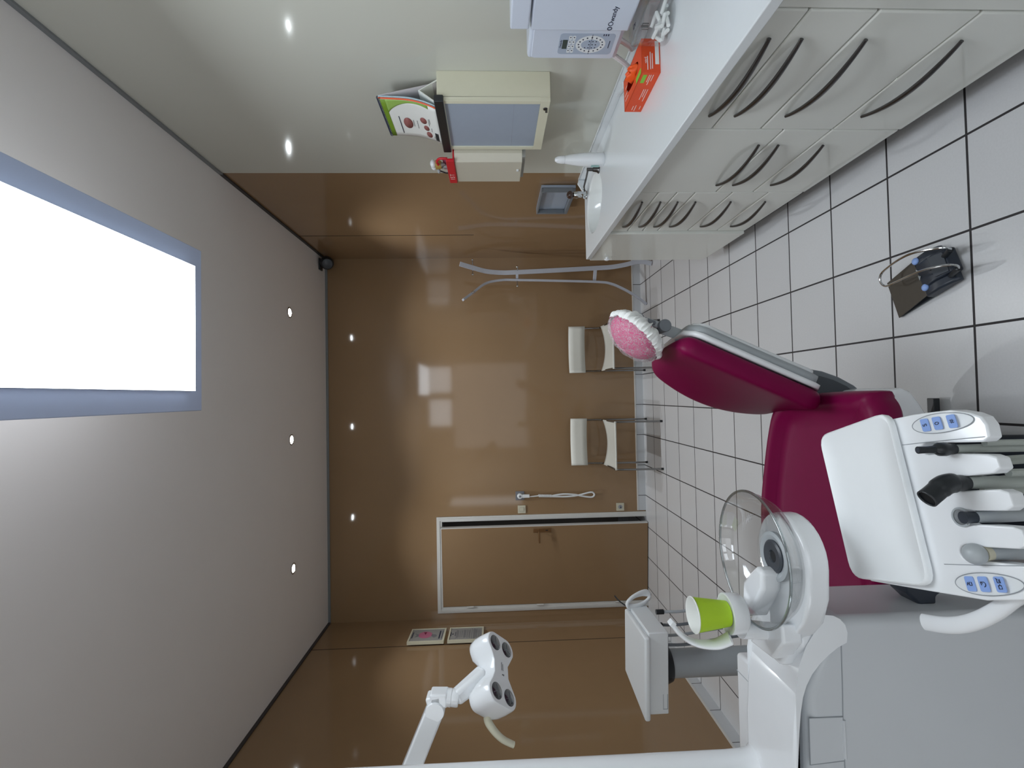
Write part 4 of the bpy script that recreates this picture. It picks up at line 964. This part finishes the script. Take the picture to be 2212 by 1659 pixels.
# panel seams and the small access flap
ff = Face((0, UY0, 0), EX, EZ)
def seam(bm, pts, w=.0012):
    tube(bm, [V(p) for p in pts], w, 6, cap=False)
bm = BM(); g = lambda x, y: PY(x, y, UY0 - .0003)
seam(bm, [g(1817, 1392), g(1820, 1500), g(1821, 1570), g(1825, 1659)])
obj('panel_seam', bm, M_seam, t)
bm = BM(); c4 = [g(1747, 1551), g(1820, 1548), g(1824, 1643), g(1750, 1652)]
prism(bm, [V((p.x, UY0 + .001, p.z)) for p in c4], V((0, -.002, 0))); o = obj('access_flap', bm, M_unit, t, bevel=.0006)
bm = BM(); seam(bm, [p + V((0, -.0006, 0)) for p in (c4[1], c4[0], c4[3], c4[2])]); obj('flap_seam', bm, M_seam, o)
bm = BM(); a, b = g(1822, 1555), g(1826, 1638); tube(bm, [V((a.x, UY0 - .001, a.z)), V((b.x, UY0 - .001, b.z))], .0035, 8); obj('flap_edge', bm, M_unit, o)
# diagonal ridge on the top
bm = BM(); a, b = PZ(1592, 1447, ZU), PZ(1700, 1560, ZU); tube(bm, [a, b], .0012, 6); obj('cover_seam', bm, M_ltgrey, t)
# --- cuspidor arm: rounded slab under the bowl joined to the tower
BC = PZ(1623, 1203, .945); BC = V((BC.x, BC.y, .945)); RB = .146
def slab(r, z0, z1, x_in, wy):
    c0 = V((BC.x + .004, BC.y - .013, 0)); pts = []
    for k in range(17):
        a = -PI / 2 + PI * k / 16; pts.append(V((c0.x + r * math.cos(a), c0.y + r * math.sin(a), z0)))
    pts += [V((-.46, c0.y + r * .72, z0)), V((-.52, c0.y + wy, z0)), V((x_in, c0.y + wy, z0)), V((x_in, UY0 + .03, z0)), V((-.535, UY0 - .006, z0 - .010)), V((-.49, c0.y - r * .72, z0)), V((-.43, c0.y - r * .97, z0))]
    return prism(BM(), pts, EZ * (z1 - z0))
obj('spittoon_arm', slab(.095, .838, .886, -.62, .055), M_white, t, bevel=.010, seg=5)
bm = BM(); prism(bm, [V((x, y, .79)) for x, y in ((-.50, UY0 - .004), (-.56, UY0 - .006), (-.64, UY0 + .05), (-.62, 1.13), (-.52, 1.13))], EZ * .075); obj('arm_root', bm, M_white, t, bevel=.02, seg=5)
bm = BM(); prism(bm, [PZ(*p, .93) for p in ((1604, 1254), (1631, 1222), (1646, 1236), (1646, 1275), (1620, 1330), (1600, 1325))], EZ * -.046); obj('spittoon_saddle', bm, M_white, t, bevel=.009, seg=4)
bm = BM(); prism(bm, [PZ(*p, .905) for p in ((1618, 1384), (1660, 1345), (1688, 1350), (1692, 1392), (1668, 1424))], EZ * -.045); obj('holder_foot', bm, M_white, t, bevel=.006, seg=4)
# --- glass bowl
bw = thing('glass_bowl', BC - EZ * .058, 'clear round glass spittoon bowl on the white arm', 'bowl')
pr = [(.052, -.0575), (.070, -.0575), (.100, -.054), (.127, -.040), (.140, -.018), (.1455, -.002), (.1475, .0), (.1465, .003), (.1435, .003), (.1400, -.004), (.1350, -.019), (.123, -.037), (.097, -.0495), (.052, -.052)]
bm = BM(); lathe(bm, BC, pr + [pr[0]], 64, cap=False); obj('bowl_glass', bm, M_glass, bw, smooth=60)
bm = BM(); tube(bm, [BC + V((.1455 * math.cos(2 * PI * k / 72), .1455 * math.sin(2 * PI * k / 72), .0012)) for k in range(73)], .0030, 10, cap=False); obj('rim', bm, glass('rim_glass', (.74, .79, .80, 1), .16), bw, smooth=60)
bm = BM(); lathe(bm, BC, [(.054, -.0575), (.054, -.050), (.047, -.047), (.036, -.052), (.035, -.057), (.001, -.057)], 36); obj('drain_ring', bm, M_ltgrey, bw)
bm = BM(); lathe(bm, BC, [(.036, -.0565), (.036, -.049), (.031, -.046), (.014, -.048), (.012, -.052), (.001, -.052)], 32); obj('drain_strainer', bm, M_dkgrey, bw)
bm = BM(); lathe(bm, BC, [(.0115, -.0519), (.0115, -.0505), (.001, -.0505)], 24); obj('drain_hole', bm, M_black, bw)
# --- cup holder, filler spout
CT = PZ(1497, 1328, 1.078); CC = V((CT.x, CT.y, 0))
zb_ = 1.000
bm = BM(); lathe(bm, CC + EZ * (zb_ - .034), [(.001, 0), (.038, 0), (.043, .006), (.044, .034), (.0435, .037), (.038, .037), (.034, .033), (.001, .033)], 36); ch = obj('cup_holder', bm, M_white, t, smooth=50)
bm = BM(); h0 = PY(1612, 1358, CC.y + .005); h1 = PY(1690, 1366, CC.y + .03)
tube(bm, [h0 + EZ * .012, h0.lerp(h1, .5), h1], [(.021, .019), (.0195, .018), (.021, .019)], 14, flat=EX); obj('cup_holder_arm', bm, M_white, t, smooth=50)
td = CC.y
sp_ = [PY(1578, 1378, td - .03), PY(1548, 1391, td - .02), PY(1515, 1391, td - .01), PY(1487, 1382, td), PY(1466, 1366, td), PY(1453, 1350, td)]
pts = spline(sp_, 7); bm = BM()
wide = V((0, 1, 0)); rings = []
for i, q in enumerate(pts):
    k = i / (len(pts) - 1); d = (pts[min(i + 1, len(pts) - 1)] - pts[max(i - 1, 0)]).normalized(); u = (wide - d * wide.dot(d)).normalized(); v = d.cross(u)
    a, b = .021 - .011 * k, .0075 - .002 * k
    rings.append([bm.verts.new(q + u * (a * math.cos(2 * PI * j / 16)) + v * (b * math.sin(2 * PI * j / 16))) for j in range(16)])
for a, b in zip(rings, rings[1:]):
    for j in range(16): bm.faces.new((a[j], a[(j + 1) % 16], b[(j + 1) % 16], b[j]))
bm.faces.new(rings[0][::-1]); bm.faces.new(rings[-1]); obj('cup_filler', bm, M_white, t, smooth=60)
bm = BM(); q1 = PY(1456, 1351, td); q2 = PY(1446, 1341, td); dq = (q2 - q1).normalized(); obox(bm, (q1 + q2) / 2, dq, EY, dq.cross(EY), .006, .009, .0065); obj('filler_tip', bm, M_white, t, bevel=.002)
# --- paper cup
cp_ = thing('paper_cup', CC + EZ * (zb_), 'lime green paper cup with a white rim standing in the holder', 'cup')
H = 1.078 - zb_; rt, rb_ = .0375, .027
bm = BM(); lathe(bm, CC + EZ * zb_, [(rb_ - .002, .004), (rb_, 0), (rt, H - .001)], 40, cap=False); obj('sleeve', bm, M_green, cp_, smooth=60)
bm = BM(); lathe(bm, CC + EZ * zb_, [(rt - .0006, H - .002), (rt + .0014, H - .001), (rt + .0018, H + .0005), (rt + .0004, H + .0018), (rt - .0012, H + .0006), (rb_ - .0016, .006), (.001, .006)], 40, cap=False); obj('liner', bm, M_paper, cp_, smooth=60)

# ================================================================== OPERATING LAMP on its post
PB = PZ(1640, 1648, ZU)
t = thing('operating_lamp', (PB.x, PB.y, ZU), 'white four-lens operating lamp on a jointed arm and round post', 'lamp')
bm = BM(); lathe(bm, (PB.x, PB.y, ZU), [(.048, 0), (.046, .006), (.036, .02), (.0325, .04), (.031, .08), (.031, 1.15), (.001, 1.15)], 36, cap=False); obj('post', bm, M_white, t, smooth=50)
TJ = 1.40
J = PT(942, 1527, TJ); A2 = PT(872, 1700, 1.36); top = V((PB.x, PB.y, 1.90))
def bar(name, a, b, w, h, m, par, side=None, bev=.006, tw=None):
    bm = BM(); d = (b - a).normalized(); s = (side - d * side.dot(d)).normalized() if side else frame_of(d)[0]; v = d.cross(s)
    w2, h2 = tw or (w, h); vs = []
    for p, ww, hh in ((a, w, h), (b, w2, h2)): vs.append([bm.verts.new(p + s * (x * ww / 2) + v * (y * hh / 2)) for x, y in ((-1, -1), (1, -1), (1, 1), (-1, 1))])
    for k in range(4): bm.faces.new((vs[0][k], vs[0][(k + 1) % 4], vs[1][(k + 1) % 4], vs[1][k]))
    bm.faces.new(vs[0][::-1]); bm.faces.new(vs[1]); return obj(name, bm, m, par, bevel=bev, seg=4)
VIEW = FWD
bar('spring_arm', J, A2, .046, .054, M_white, t, side=VIEW)
bm = BM(); tube(bm, spline([A2, A2.lerp(top, .5) + EZ * .03, top], 6), .026, 16); obj('upper_link', bm, M_white, t)
jd_ = -VIEW
bm = BM(); lathe(bm, J + VIEW * .027, [(.001, 0), (.026, 0), (.028, .003), (.028, .051), (.026, .054), (.001, .054)], 30, ax=jd_); ja = obj('elbow_joint', bm, M_white, t)
E1 = PT(938, 1500, TJ); E2 = PT(968, 1506, TJ)
bar('elbow', PT(944, 1527, TJ), PT(937, 1497, TJ), .044, .045, M_white, t, side=VIEW)
bar('elbow', PT(930, 1506, TJ), PT(968, 1506, TJ), .044, .040, M_white, t, side=VIEW)
bm = BM(); ax = (PT(985, 1508, TJ) - PT(965, 1506, TJ)).normalized(); lathe(bm, PT(966, 1506, TJ), [(.001, 0), (.0245, 0), (.0245, .012), (.023, .014), (.0235, .016), (.0235, .03), (.022, .034), (.001, .036)], 28, ax=ax); obj('swivel', bm, M_white, t)
# head
HC_ = V((-.829, 1.472, 1.507)); e1 = V((.526, .85, .021)).normalized(); e2 = V((-.652, .424, -.628)); e2 = (e2 - e1 * e2.dot(e1)).normalized()
en = V((.543, -.317, -.778)).normalized()            # the lamp looks down towards the headrest
A_, B_ = .0715, .028
def hp_(x, y, h): return HC_ + e1 * x + e2 * y + en * h
# face outline: two lobes joined by a waist
ol = []
def lobe(cx, sgn):
    o = []
    for (yy, a0, a1) in ((-B_, 180, 270), (-B_, 270, 360), (B_, 0, 90), (B_, 90, 180)):
        for k in range(6):
            a = math.radians(a0 + (a1 - a0) * k / 6); o.append((cx + .034 * math.cos(a), yy + .034 * math.sin(a)))
    return o
Rl = .033; pts2 = []
def arc(cx, cy_, r, a0, a1, n=8): return [(cx + r * math.cos(math.radians(a0 + (a1 - a0) * k / n)), cy_ + r * math.sin(math.radians(a0 + (a1 - a0) * k / n))) for k in range(n + 1)]
pts2 += arc(A_, -B_, Rl, -110, 0) + arc(A_, B_, Rl, 0, 110)
pts2 += [(.038, .044), (.018, .030), (-.018, .030), (-.038, .044)]
pts2 += arc(-A_, B_, Rl, 70, 180) + arc(-A_, -B_, Rl, 180, 290)
pts2 += [(-.038, -.044), (-.018, -.034), (.018, -.034), (.038, -.044)]
bm = BM(); rings = []
for sc2, h in ((1.0, 0), (1.04, -.005), (1.08, -.03), (1.07, -.058), (.96, -.080), (.74, -.090)):
    ring = []
    for x, y in pts2:
        k = max(0, 1 - abs(x) / .036); hh = h * (1 - .5 * k)
        cx_ = A_ if x > 0 else -A_
        xx = cx_ + (x - cx_) * sc2 if abs(x) > .02 else x
        ring.append(bm.verts.new(hp_(xx, y * sc2, hh)))
    rings.append(ring)
n = len(pts2)
for a, b in zip(rings, rings[1:]):
    for k in range(n): bm.faces.new((a[k], a[(k + 1) % n], b[(k + 1) % n], b[k]))
bm.faces.new(rings[0][::-1]); bm.faces.new(rings[-1]); hd_ = obj('lamp_head', bm, M_white, t, bevel=.004, smooth=50)
for x in (-A_, A_):
    for y in (-B_, B_):
        bm = BM(); lathe(bm, hp_(x, y, .0015), [(.001, 0), (.0215, 0), (.023, -.001), (.023, -.003), (.001, -.003)], 28, ax=en); l_ = obj('lens', bm, M_lamp, hd_)
        bm = BM()
        for k in range(3):
            a = 2 * PI * k / 3; tube(bm, [hp_(x, y, .0018), hp_(x + .018 * math.cos(a), y + .018 * math.sin(a), .0018)], .0008, 5)
        obj('lens_rib', bm, M_mdgrey, l_)
text('lettering', '2', .012, hp_(-.016, .004, .0004), e1, e1.cross(en) * -1, M_black, hd_)
bm = BM(); fz = F2(hp_(0, 0, .0), e1, en.cross(e1), en)
fz.plate(bm, -.004, .02, .000, .0025); fz.plate(bm, -.004, .016, -.005, -.003); obj('maker_mark', bm, M_greyink, hd_, smooth=0)
# neck from swivel to the back of the head, handle
nb = hp_(.0, -.02, -.05)
bar('neck', PT(982, 1509, TJ), nb, .040, .042, M_white, t, side=VIEW, bev=.012, tw=(.05, .05))
hs = hp_(-A_ - .012, .0, -.045)
pts = spline([hs, PT(1053, 1552, 1.395), PT(1066, 1577, 1.385), PT(1086, 1597, 1.38), PT(1110, 1609, 1.38)], 6)
bm = BM(); m_ = len(pts) - 1; tube(bm, pts, [(.014 - .003 * i / m_, .0125 - .004 * i / m_) for i in range(m_ + 1)], 14); obj('handle', bm, M_cab, hd_, smooth=60)

# ================================================================== TABLET TROLLEY behind the tower
ZT2 = .955
A, B, C_, D = [PZ(*p, ZT2) for p in ((1348.8, 1313.8), (1393.3, 1378.9), (1394.4, 1561), (1350, 1448))]
t = thing('instrument_trolley', ((A.x + D.x) / 2, (A.y + B.y) / 2, 0), 'white box-topped trolley with a loop handle on a grey column behind the tower', 'trolley')
ctr = (A + B + C_ + D) / 4
bm = BM(); prism(bm, [ctr + (p - ctr) * 1.0 - EZ * .022 for p in (A, B, C_, D)], EZ * .022); obj('top_plate', bm, M_white2, t, bevel=.008, seg=4)
bm = BM(); prism(bm, [ctr + V(((p.x - ctr.x) * .90 + (.026 if p.x > ctr.x else 0), (p.y - ctr.y) * .88 + (0 if p.y < ctr.y else .012), 0)) - EZ * .098 for p in (A, B, C_, D)], EZ * .078); cb = obj('case', bm, M_white2, t, bevel=.004)
gq = lambda x, y: PY(x, y, B.y + .0)
ins = [ctr + V(((p.x - ctr.x) * .90 + (.026 if p.x > ctr.x else 0), (p.y - ctr.y) * .88 + (0 if p.y < ctr.y else .012), 0)) for p in (B, C_)]
fc = Face(ins[1] - EZ * .098, ins[0] - ins[1], EZ)
bm = BM(); fc.plate(bm, .02, .08, .004, .006, 0, .0008); fc.plate(bm, .02, .022, .004, .022, 0, .0008); fc.plate(bm, .02, .08, .021, .0225, 0, .0008); obj('port_seam', bm, M_seam, cb, smooth=0)
# loop handle at the far right end of the case
hp2 = []
for k in range(25):
    an = 2 * PI * k / 24; ca_, sa_ = math.cos(an), math.sin(an)
    hp2.append(PY(1379 + 24 * ca_ - 5.5 * sa_, 1296 - 12 * ca_ - 10 * sa_, A.y - .012 + .010 * ca_))
bm = BM(); tube(bm, hp2, [(.0075, .015)] * 25, 12, cap=False, flat=(PY(1379, 1296, A.y) - PY(1379, 1296, A.y + .3)).cross(EX)); obj('loop_handle', bm, M_white2, t, smooth=60)
cc_ = V((ctr.x + .0, ctr.y - .015, 0))
qx = PY(1520, 1425, ctr.y); cc_.x = qx.x
bm = BM(); lathe(bm, cc_ + EZ * (ZT2 - .12), [(.001, -.02), (.066, -.02), (.074, .0), (.074, .022), (.001, .022)], 32); obj('collar', bm, M_black, t)
bm = BM(); lathe(bm, cc_, [(.054, .06), (.054, ZT2 - .13)], 32, cap=False); obj('column', bm, M_ltgrey, t)
bm = BM(); lathe(bm, cc_, [(.001, .03), (.2, .03), (.21, .045), (.19, .06), (.06, .075), (.001, .075)], 36); obj('base', bm, M_white2, t)
for k in range(5):
    a = 2 * PI * k / 5 + .3; q = cc_ + V((.18 * math.cos(a), .18 * math.sin(a), 0)); bm = BM(); lathe(bm, q + V((0, -.01, .0165)), [(.001, 0), (.016, 0), (.016, .02), (.001, .02)], 16, ax=EY); obj('wheel', bm, M_black, t)
# hoses and their plugs hanging from the underside
for k, (px_, dy_) in enumerate((((1416, 1322), 0), ((1430, 1350), .02), ((1432, 1372), .04), ((1440, 1393), -.04))):
    q = PY(*px_, ctr.y + dy_); zc = ZT2 - .098
    a = V((q.x, q.y, zc))
    bm = BM(); tube(bm, [a + EZ * .002, a - EZ * .03], .010, 12); pg_ = obj('plug', bm, M_black, t)
    bm = BM(); tube(bm, spline([a - EZ * .028, a + V((.0, .0, -.12)), a + V((.01, .03, -.35)), a + V((.03, .02, -.62)), V((a.x + .02, a.y - .05, .012)), V((a.x - .1, a.y - .12, .010))], 8), .0062, 8); obj('hose', bm, M_ltgrey if k % 2 == 0 else M_mdgrey, t)
bm = BM(); q = A + V((0.0, .0, -.02)); tube(bm, spline([q, q + V((.02, .03, .035)), q + V((.035, .05, .05))], 5), .003, 8); obj('cable_end', bm, M_black, t)

# ================================================================== DELIVERY UNIT with instrument cradles
ZD = .77
O = PZ(1770, 942, ZD); ea = V((-.957, -.290, 0)).normalized(); ed = V((-ea.y, ea.x, 0)); ed = ed if ed.y < 0 else -ed
def dq(a, d, h): return O + ea * a + ed * d + EZ * h
t = thing('delivery_unit', dq(.16, .2, -.06), 'white instrument tray table with finger-like cradles and blue keys over the seat', 'instrument table')
# comb-shaped body: fingers between U-shaped gaps
# (centre at the root, at the finger tips, half width, root depth)
gaps = [(.0735, .0915, .0088, .236), (.1400, .1432, .0112, .240), (.1925, .1990, .0104, .256), (.2480, .2540, .0104, .250)]
X0, X1, D0, D1 = -.004, .316, .012, .345
def comb():
    pts = [(X0, D0 + .02), (X0 + .004, D0)]
    pts += [(X1 - .03, D0), (X1 - .008, D0 + .02), (X1, .2), (X1 + .003, .27), (X1 - .003, D1 - .02), (X1 - .02, D1)]
    for c0, c1, h, r in reversed(gaps):
        e = D1 - .002; c = lambda d: c0 + (c1 - c0) * (d - r) / (D1 - r)
        pts += [(c1 + h + .007, e), (c1 + h + .001, e - .010), (c(r + .04) + h, r + .04)]
        pts += [(c(r + .015) + h * 1.25 * math.cos(a), r + h * 1.6 - h * 1.6 * math.sin(a)) for a in [PI * k / 10 for k in range(0, 11)]]
        pts += [(c(r + .04) - h, r + .04), (c1 - h - .001, e - .010), (c1 - h - .007, e)]
    pts += [(.056, D1), (.042, D1 - .004), (.032, D1 - .016), (.021, .305), (.012, .24)]
    return pts
def drop(d): return -.013 - (.019 * min(1.2, (d - .27) / .075) ** 1.6 if d > .27 else 0)
cp2 = comb()
# resample along d so the fingers can curve down
dense = []
for (a0, d0), (a1_, d1_) in zip(cp2, cp2[1:] + cp2[:1]):
    m = max(1, int(abs(d1_ - d0) / .02))
    for k in range(m): dense.append((a0 + (a1_ - a0) * k / m, d0 + (d1_ - d0) * k / m))
bm = BM()
top_ = [bm.verts.new(dq(a, d, drop(d))) for a, d in dense]; es = [bm.edges.new((top_[i], top_[(i + 1) % len(top_)])) for i in range(len(top_))]
bmesh.ops.triangle_fill(bm, edges=es, use_beauty=True)
bot = [bm.verts.new(dq(a, d, drop(d) - .040 + .018 * max(0, (d - .27) / .075))) for a, d in dense]
es2 = [bm.edges.new((bot[i], bot[(i + 1) % len(bot)])) for i in range(len(bot))]
bmesh.ops.triangle_fill(bm, edges=es2, use_beauty=True)
for i in range(len(dense)): bm.faces.new((top_[i], top_[(i + 1) % len(dense)], bot[(i + 1) % len(dense)], bot[i]))
obj('cradle_body', bm, M_white, t, bevel=.0075, seg=5, smooth=30)
bm = BM(); prism(bm, [dq(a, d, -.062) for a, d in ((.03, .03), (.30, .03), (.30, .2), (.03, .2))], EZ * .02); obj('underside', bm, M_dkgrey, t, bevel=.006)
# seams beside the key pads
for a0, d0, a1_, d1_ in ((.060, .20, .074, .338), (.268, .215, .266, .338)):
    bm = BM(); tube(bm, [dq(a0 + (a1_ - a0) * k / 8, d0 + (d1_ - d0) * k / 8, drop(d0 + (d1_ - d0) * k / 8) + .0002) for k in range(9)], .0007, 5); obj('cover_seam', bm, M_seam, t)
def pad(ca, cd, marks, la, tilt):
    fa = F2(dq(ca, cd, drop(cd) + .0006), -ea, -ed, EZ)          # right, up as the operator sees it
    da = (ed + ea * tilt).normalized()
    bm = BM(); n = 40; lx_, ly_ = .0165, .050
    pts = [fa.o + ea * (lx_ * math.cos(2 * PI * k / n)) + da * (ly_ * math.sin(2 * PI * k / n)) + EZ * (drop(cd + ly_ * math.sin(2 * PI * k / n)) - drop(cd) + .0004) for k in range(n)]
    c0 = bm.verts.new(fa.o + EZ * .0006); vs = [bm.verts.new(p) for p in pts]
    for k in range(n): bm.faces.new((c0, vs[k], vs[(k + 1) % n]))
    kp_ = obj('key_pad', bm, M_white2, t, smooth=60, label=la)
    bm = BM(); tube(bm, pts + [pts[0]], .0008, 5, cap=False); obj('pad_outline', bm, M_seam, kp_)
    for k, mk in enumerate(marks):
        off = (k - 1) * .0222; cpt = fa.o + da * off + EZ * (drop(cd + off) - drop(cd) + .0008)
        fk = F2(cpt, -ea, -da, (-ea).cross(-da))
        bm = BM(); fk.poly(bm, rrect(.0225, .0155, .003), 0, .0012); bt = obj('button', bm, M_blue, kp_)
        if isinstance(mk, str): text('lettering', mk, .0115, fk.p(0, 0, .0014), fk.r, fk.u, M_ink, bt)
        else:
            bm = BM()
            for ln in mk: tube(bm, [fk.p(x * .8, y * .8, .0015) for x, y in ln], .0006, 5)
            obj('button_symbol', bm, M_ink, bt)
pad(.0385, .283, ('S', '0', '#'), 'key pad with blue keys marked S, 0 and #', 0.09)
up_ = [[(-.003, -.004), (-.003, .001), (.003, .001), (.003, -.004), (-.003, -.004)], [(0, .001), (0, .006)], [(-.003, .006), (.003, .004)]]
hook = [[(.004, .005), (.004, -.002), (.001, -.005), (-.003, -.004), (-.005, -.001)], [(.004, .005), (-.002, .004)], [(.004, .005), (.001, .001)]]
mugs = [[(-.008, .003), (-.008, -.003), (-.002, -.003), (-.002, .003), (-.008, .003)], [(-.002, .001), (.0, .0), (-.002, -.002)], [(.003, .003), (.003, -.003), (.009, -.003), (.009, .003), (.003, .003)], [(.004, -.001), (.008, -.001)], [(.009, .002), (.011, .005)]]
pad(.2948, .2765, (up_, hook, mugs), 'key pad with blue picture keys', -.05)
# curved grab handle
hpts = [dq(.294, .330, -.034), dq(.314, .292, -.037), dq(.335, .257, -.040), dq(.353, .222, -.040), dq(.366, .186, -.040), dq(.3725, .149, -.040), dq(.3735, .108, -.040)]
pts = spline(hpts, 7); m_ = len(pts) - 1
bm = BM(); tube(bm, pts, [(.0118 + .0028 * i / m_, .0085) for i in range(m_ + 1)], 24, flat=ea); obj('grab_handle', bm, M_white, t, smooth=60)
# dark pivot on the tower side and the arm under the table
jp = [PY(*p, 1.09) for p in ((1958, 1258), (1962, 1284), (1989, 1309), (2024, 1306), (2024, 1289), (2042, 1276), (2042, 1256))]
bm = BM(); prism(bm, jp, V((0, .055, 0))); obj('arm_joint', bm, M_navy, t, bevel=.006)
bm = BM(); tube(bm, [dq(.17, .12, -.05), dq(.19, .08, -.11), V((-.43, 1.12, .585))], .026, 16); obj('arm', bm, M_navy, t)
# tray mat
cor = [(.0, .0), (.303, .0), (.306, .190), (-.004, .203)]
def rq(cor, r, n=5):
    out = []
    m = len(cor)
    for i in range(m):
        p, a, b = V((*cor[i], 0)), V((*cor[i - 1], 0)), V((*cor[(i + 1) % m], 0))
        u, v = (a - p).normalized(), (b - p).normalized()
        for k in range(n + 1):
            s = k / n; out.append(p + u * (r * (1 - s) ** 2) + v * (r * s ** 2))
    return out
rp = rq(cor, .03); cc2 = sum(rp, V((0, 0, 0))) / len(rp)
bm = BM(); rings = []
for k, h in ((.96, -.0115), (1.0, -.010), (1.005, -.004), (1.0, .001), (.98, .003), (.955, .0015), (.93, -.001), (.5, -.001), (.02, -.001)):
    rings.append([bm.verts.new(dq(cc2.x + (p.x - cc2.x) * k, cc2.y + (p.y - cc2.y) * k, h)) for p in rp])
n = len(rp)
for a, b in zip(rings, rings[1:]):
    for k in range(n): bm.faces.new((a[k], a[(k + 1) % n], b[(k + 1) % n], b[k]))
bm.faces.new(rings[0][::-1]); bm.faces.new(rings[-1])
o = obj('tray_mat', bm, M_silic, None, smooth=50); tag(o, 'smooth white silicone mat lying on the instrument table', 'mat')

# ------------------------------------------------------------------ instruments hanging in the cradles
def drop_hose(a, d, h):
    return spline([dq(a, d, h), dq(a, d, h - .06), dq(a + .001, d + .002, h - .16), dq(a + .002, d - .005, h - .27), dq(a + .002, d - .05, h - .37), dq(a, d - .13, h - .36), dq(a, d - .19, h - .22)], 8)
a = .0845
t = thing('saliva_ejector', dq(a, .29, -.02), 'thin black suction nozzle with a ribbed hose in the cradle nearest the S key', 'suction nozzle')
bm = BM(); tube(bm, [dq(a, .287, .040), dq(a, .288, .026), dq(a, .2895, .012)], [.0062, .0058, .0068], 16); obj('tip', bm, M_black, t)
bm = BM(); tube(bm, [dq(a, .287, .0402), dq(a, .287, .0406)], .0044, 14); obj('bore', bm, M_navy, t)
bm = BM(); tube(bm, [dq(a, .2893, .014), dq(a, .29, .007), dq(a, .29, -.004), dq(a, .29, -.012), dq(a, .29, -.020)], [.0068, .0112, .0116, .0092, .0088], 18); obj('valve', bm, M_black, t, smooth=60)
bm = BM(); tube(bm, drop_hose(a, .29, -.019), .0072, 12); obj('hose', bm, M_hose, t)
bm = BM(); tube(bm, drop_hose(a - .006, .305, -.06), .0052, 10); obj('return_hose', bm, M_hose, t)
a = .1405
M_bore = mat('bore_black', srgb(8, 8, 10), .9, noise=.02)
t = thing('suction_elbow', dq(a, .29, .0), 'wide black bent suction mouth with a thick ribbed hose', 'suction nozzle')
ep = spline([dq(a, .29, -.022), dq(a, .29, -.008), dq(a, .29, .006), dq(a + .004, .289, .0185), dq(a + .014, .2865, .033), dq(a + .0235, .284, .047)], 5); m_ = len(ep) - 1
rr_ = lambda k: [.0112, .0122, .0150, .0152, .0140, .0142][min(5, int(k * 5 + .5))]
bm = BM(); tube(bm, ep, [rr_(i / m_) for i in range(m_ + 1)], 22, cap=False); obj('mouth', bm, M_black, t, smooth=70, solid=.002)
bm = BM(); tube(bm, [ep[-3], ep[-3] + (ep[-2] - ep[-3]) * .3], .0132, 20); obj('bore', bm, M_bore, t)
bm = BM(); pp = drop_hose(a, .29, -.021); tube(bm, pp, [.0098 + (.0007 if i % 2 else 0) for i in range(len(pp))], 14); obj('hose', bm, M_hose, t)
bm = BM(); tube(bm, drop_hose(a - .012, .312, -.075), .0062, 10); obj('return_hose', bm, M_hose, t)
a = .1945
t = thing('handpiece', dq(a, .285, -.02), 'slim grey handpiece with a dark collar in the third cradle', 'handpiece')
bm = BM(); tube(bm, [dq(a, .284, -.004), dq(a, .286, -.022)], [.0098, .0092], 16); obj('collar', bm, M_navy, t)
bm = BM(); tube(bm, [dq(a, .286, -.021), dq(a, .290, -.06), dq(a, .292, -.12)], [.0090, .0095, .0085], 16); obj('grip', bm, M_ltgrey, t)
bm = BM(); tube(bm, drop_hose(a, .292, -.118)[:34], .0055, 10); obj('hose', bm, M_mdgrey, t)
bm = BM(); lathe(bm, dq(.1935, .2735, -.0125), [(.0125, 0), (.0155, 0), (.0155, .0025), (.0125, .0025), (.0125, 0)], 28, cap=False); o = obj('cradle_ring', bm, M_ltgrey, bpy.data.objects['delivery_unit'])
a = .250
t = thing('syringe_handpiece', dq(a, .28, -.02), 'grey round-ended handpiece in the cradle beside the picture keys', 'handpiece')
bm = BM(); sphere(bm, dq(a, .283, -.006), .0165, .0165, .015, 24, 16); obj('round_end', bm, M_ltgrey, t)
bm = BM(); tube(bm, [dq(a, .287, -.016), dq(a, .288, -.026)], [.0112, .0102], 18); obj('collar', bm, M_plate, t)
bm = BM(); tube(bm, [dq(a, .288, -.025), dq(a, .292, -.07), dq(a, .294, -.13)], [.0098, .0102, .0092], 16); obj('grip', bm, M_ltgrey, t)
bm = BM(); tube(bm, drop_hose(a, .294, -.128)[:34], .006, 10); obj('hose', bm, M_mdgrey, t)

# ================================================================== CAMERA, WORLD, SETTINGS
cd = bpy.data.cameras.new('camera'); co = bpy.data.objects.new('camera', cd); COL.objects.link(co)
cd.sensor_fit = 'HORIZONTAL'; cd.sensor_width = 36; cd.lens = FPX / 2212 * 36; cd.clip_start = .02; cd.clip_end = 60
X_, Y_, Z_ = -UPV, RGT, -FWD
co.matrix_world = Matrix(((X_.x, Y_.x, Z_.x, CAM.x), (X_.y, Y_.y, Z_.y, CAM.y), (X_.z, Y_.z, Z_.z, CAM.z), (0, 0, 0, 1)))
sc.camera = co
w = bpy.data.worlds.new('world'); sc.world = w; w.use_nodes = True
w.node_tree.nodes['Background'].inputs[0].default_value = (.75, .85, 1, 1); w.node_tree.nodes['Background'].inputs[1].default_value = .6
vs = sc.view_settings; vs.view_transform = 'Standard'; vs.look = 'None'; vs.gamma = 1; vs.use_curve_mapping = False; vs.exposure = 0.75
sc.render.film_transparent = False
cy_ = sc.cycles; cy_.use_denoising = True; cy_.max_bounces = 10; cy_.diffuse_bounces = 5; cy_.glossy_bounces = 5; cy_.transmission_bounces = 8; cy_.transparent_max_bounces = 24
cy_.caustics_reflective = False; cy_.caustics_refractive = False; cy_.sample_clamp_indirect = 6; cy_.blur_glossy = .5
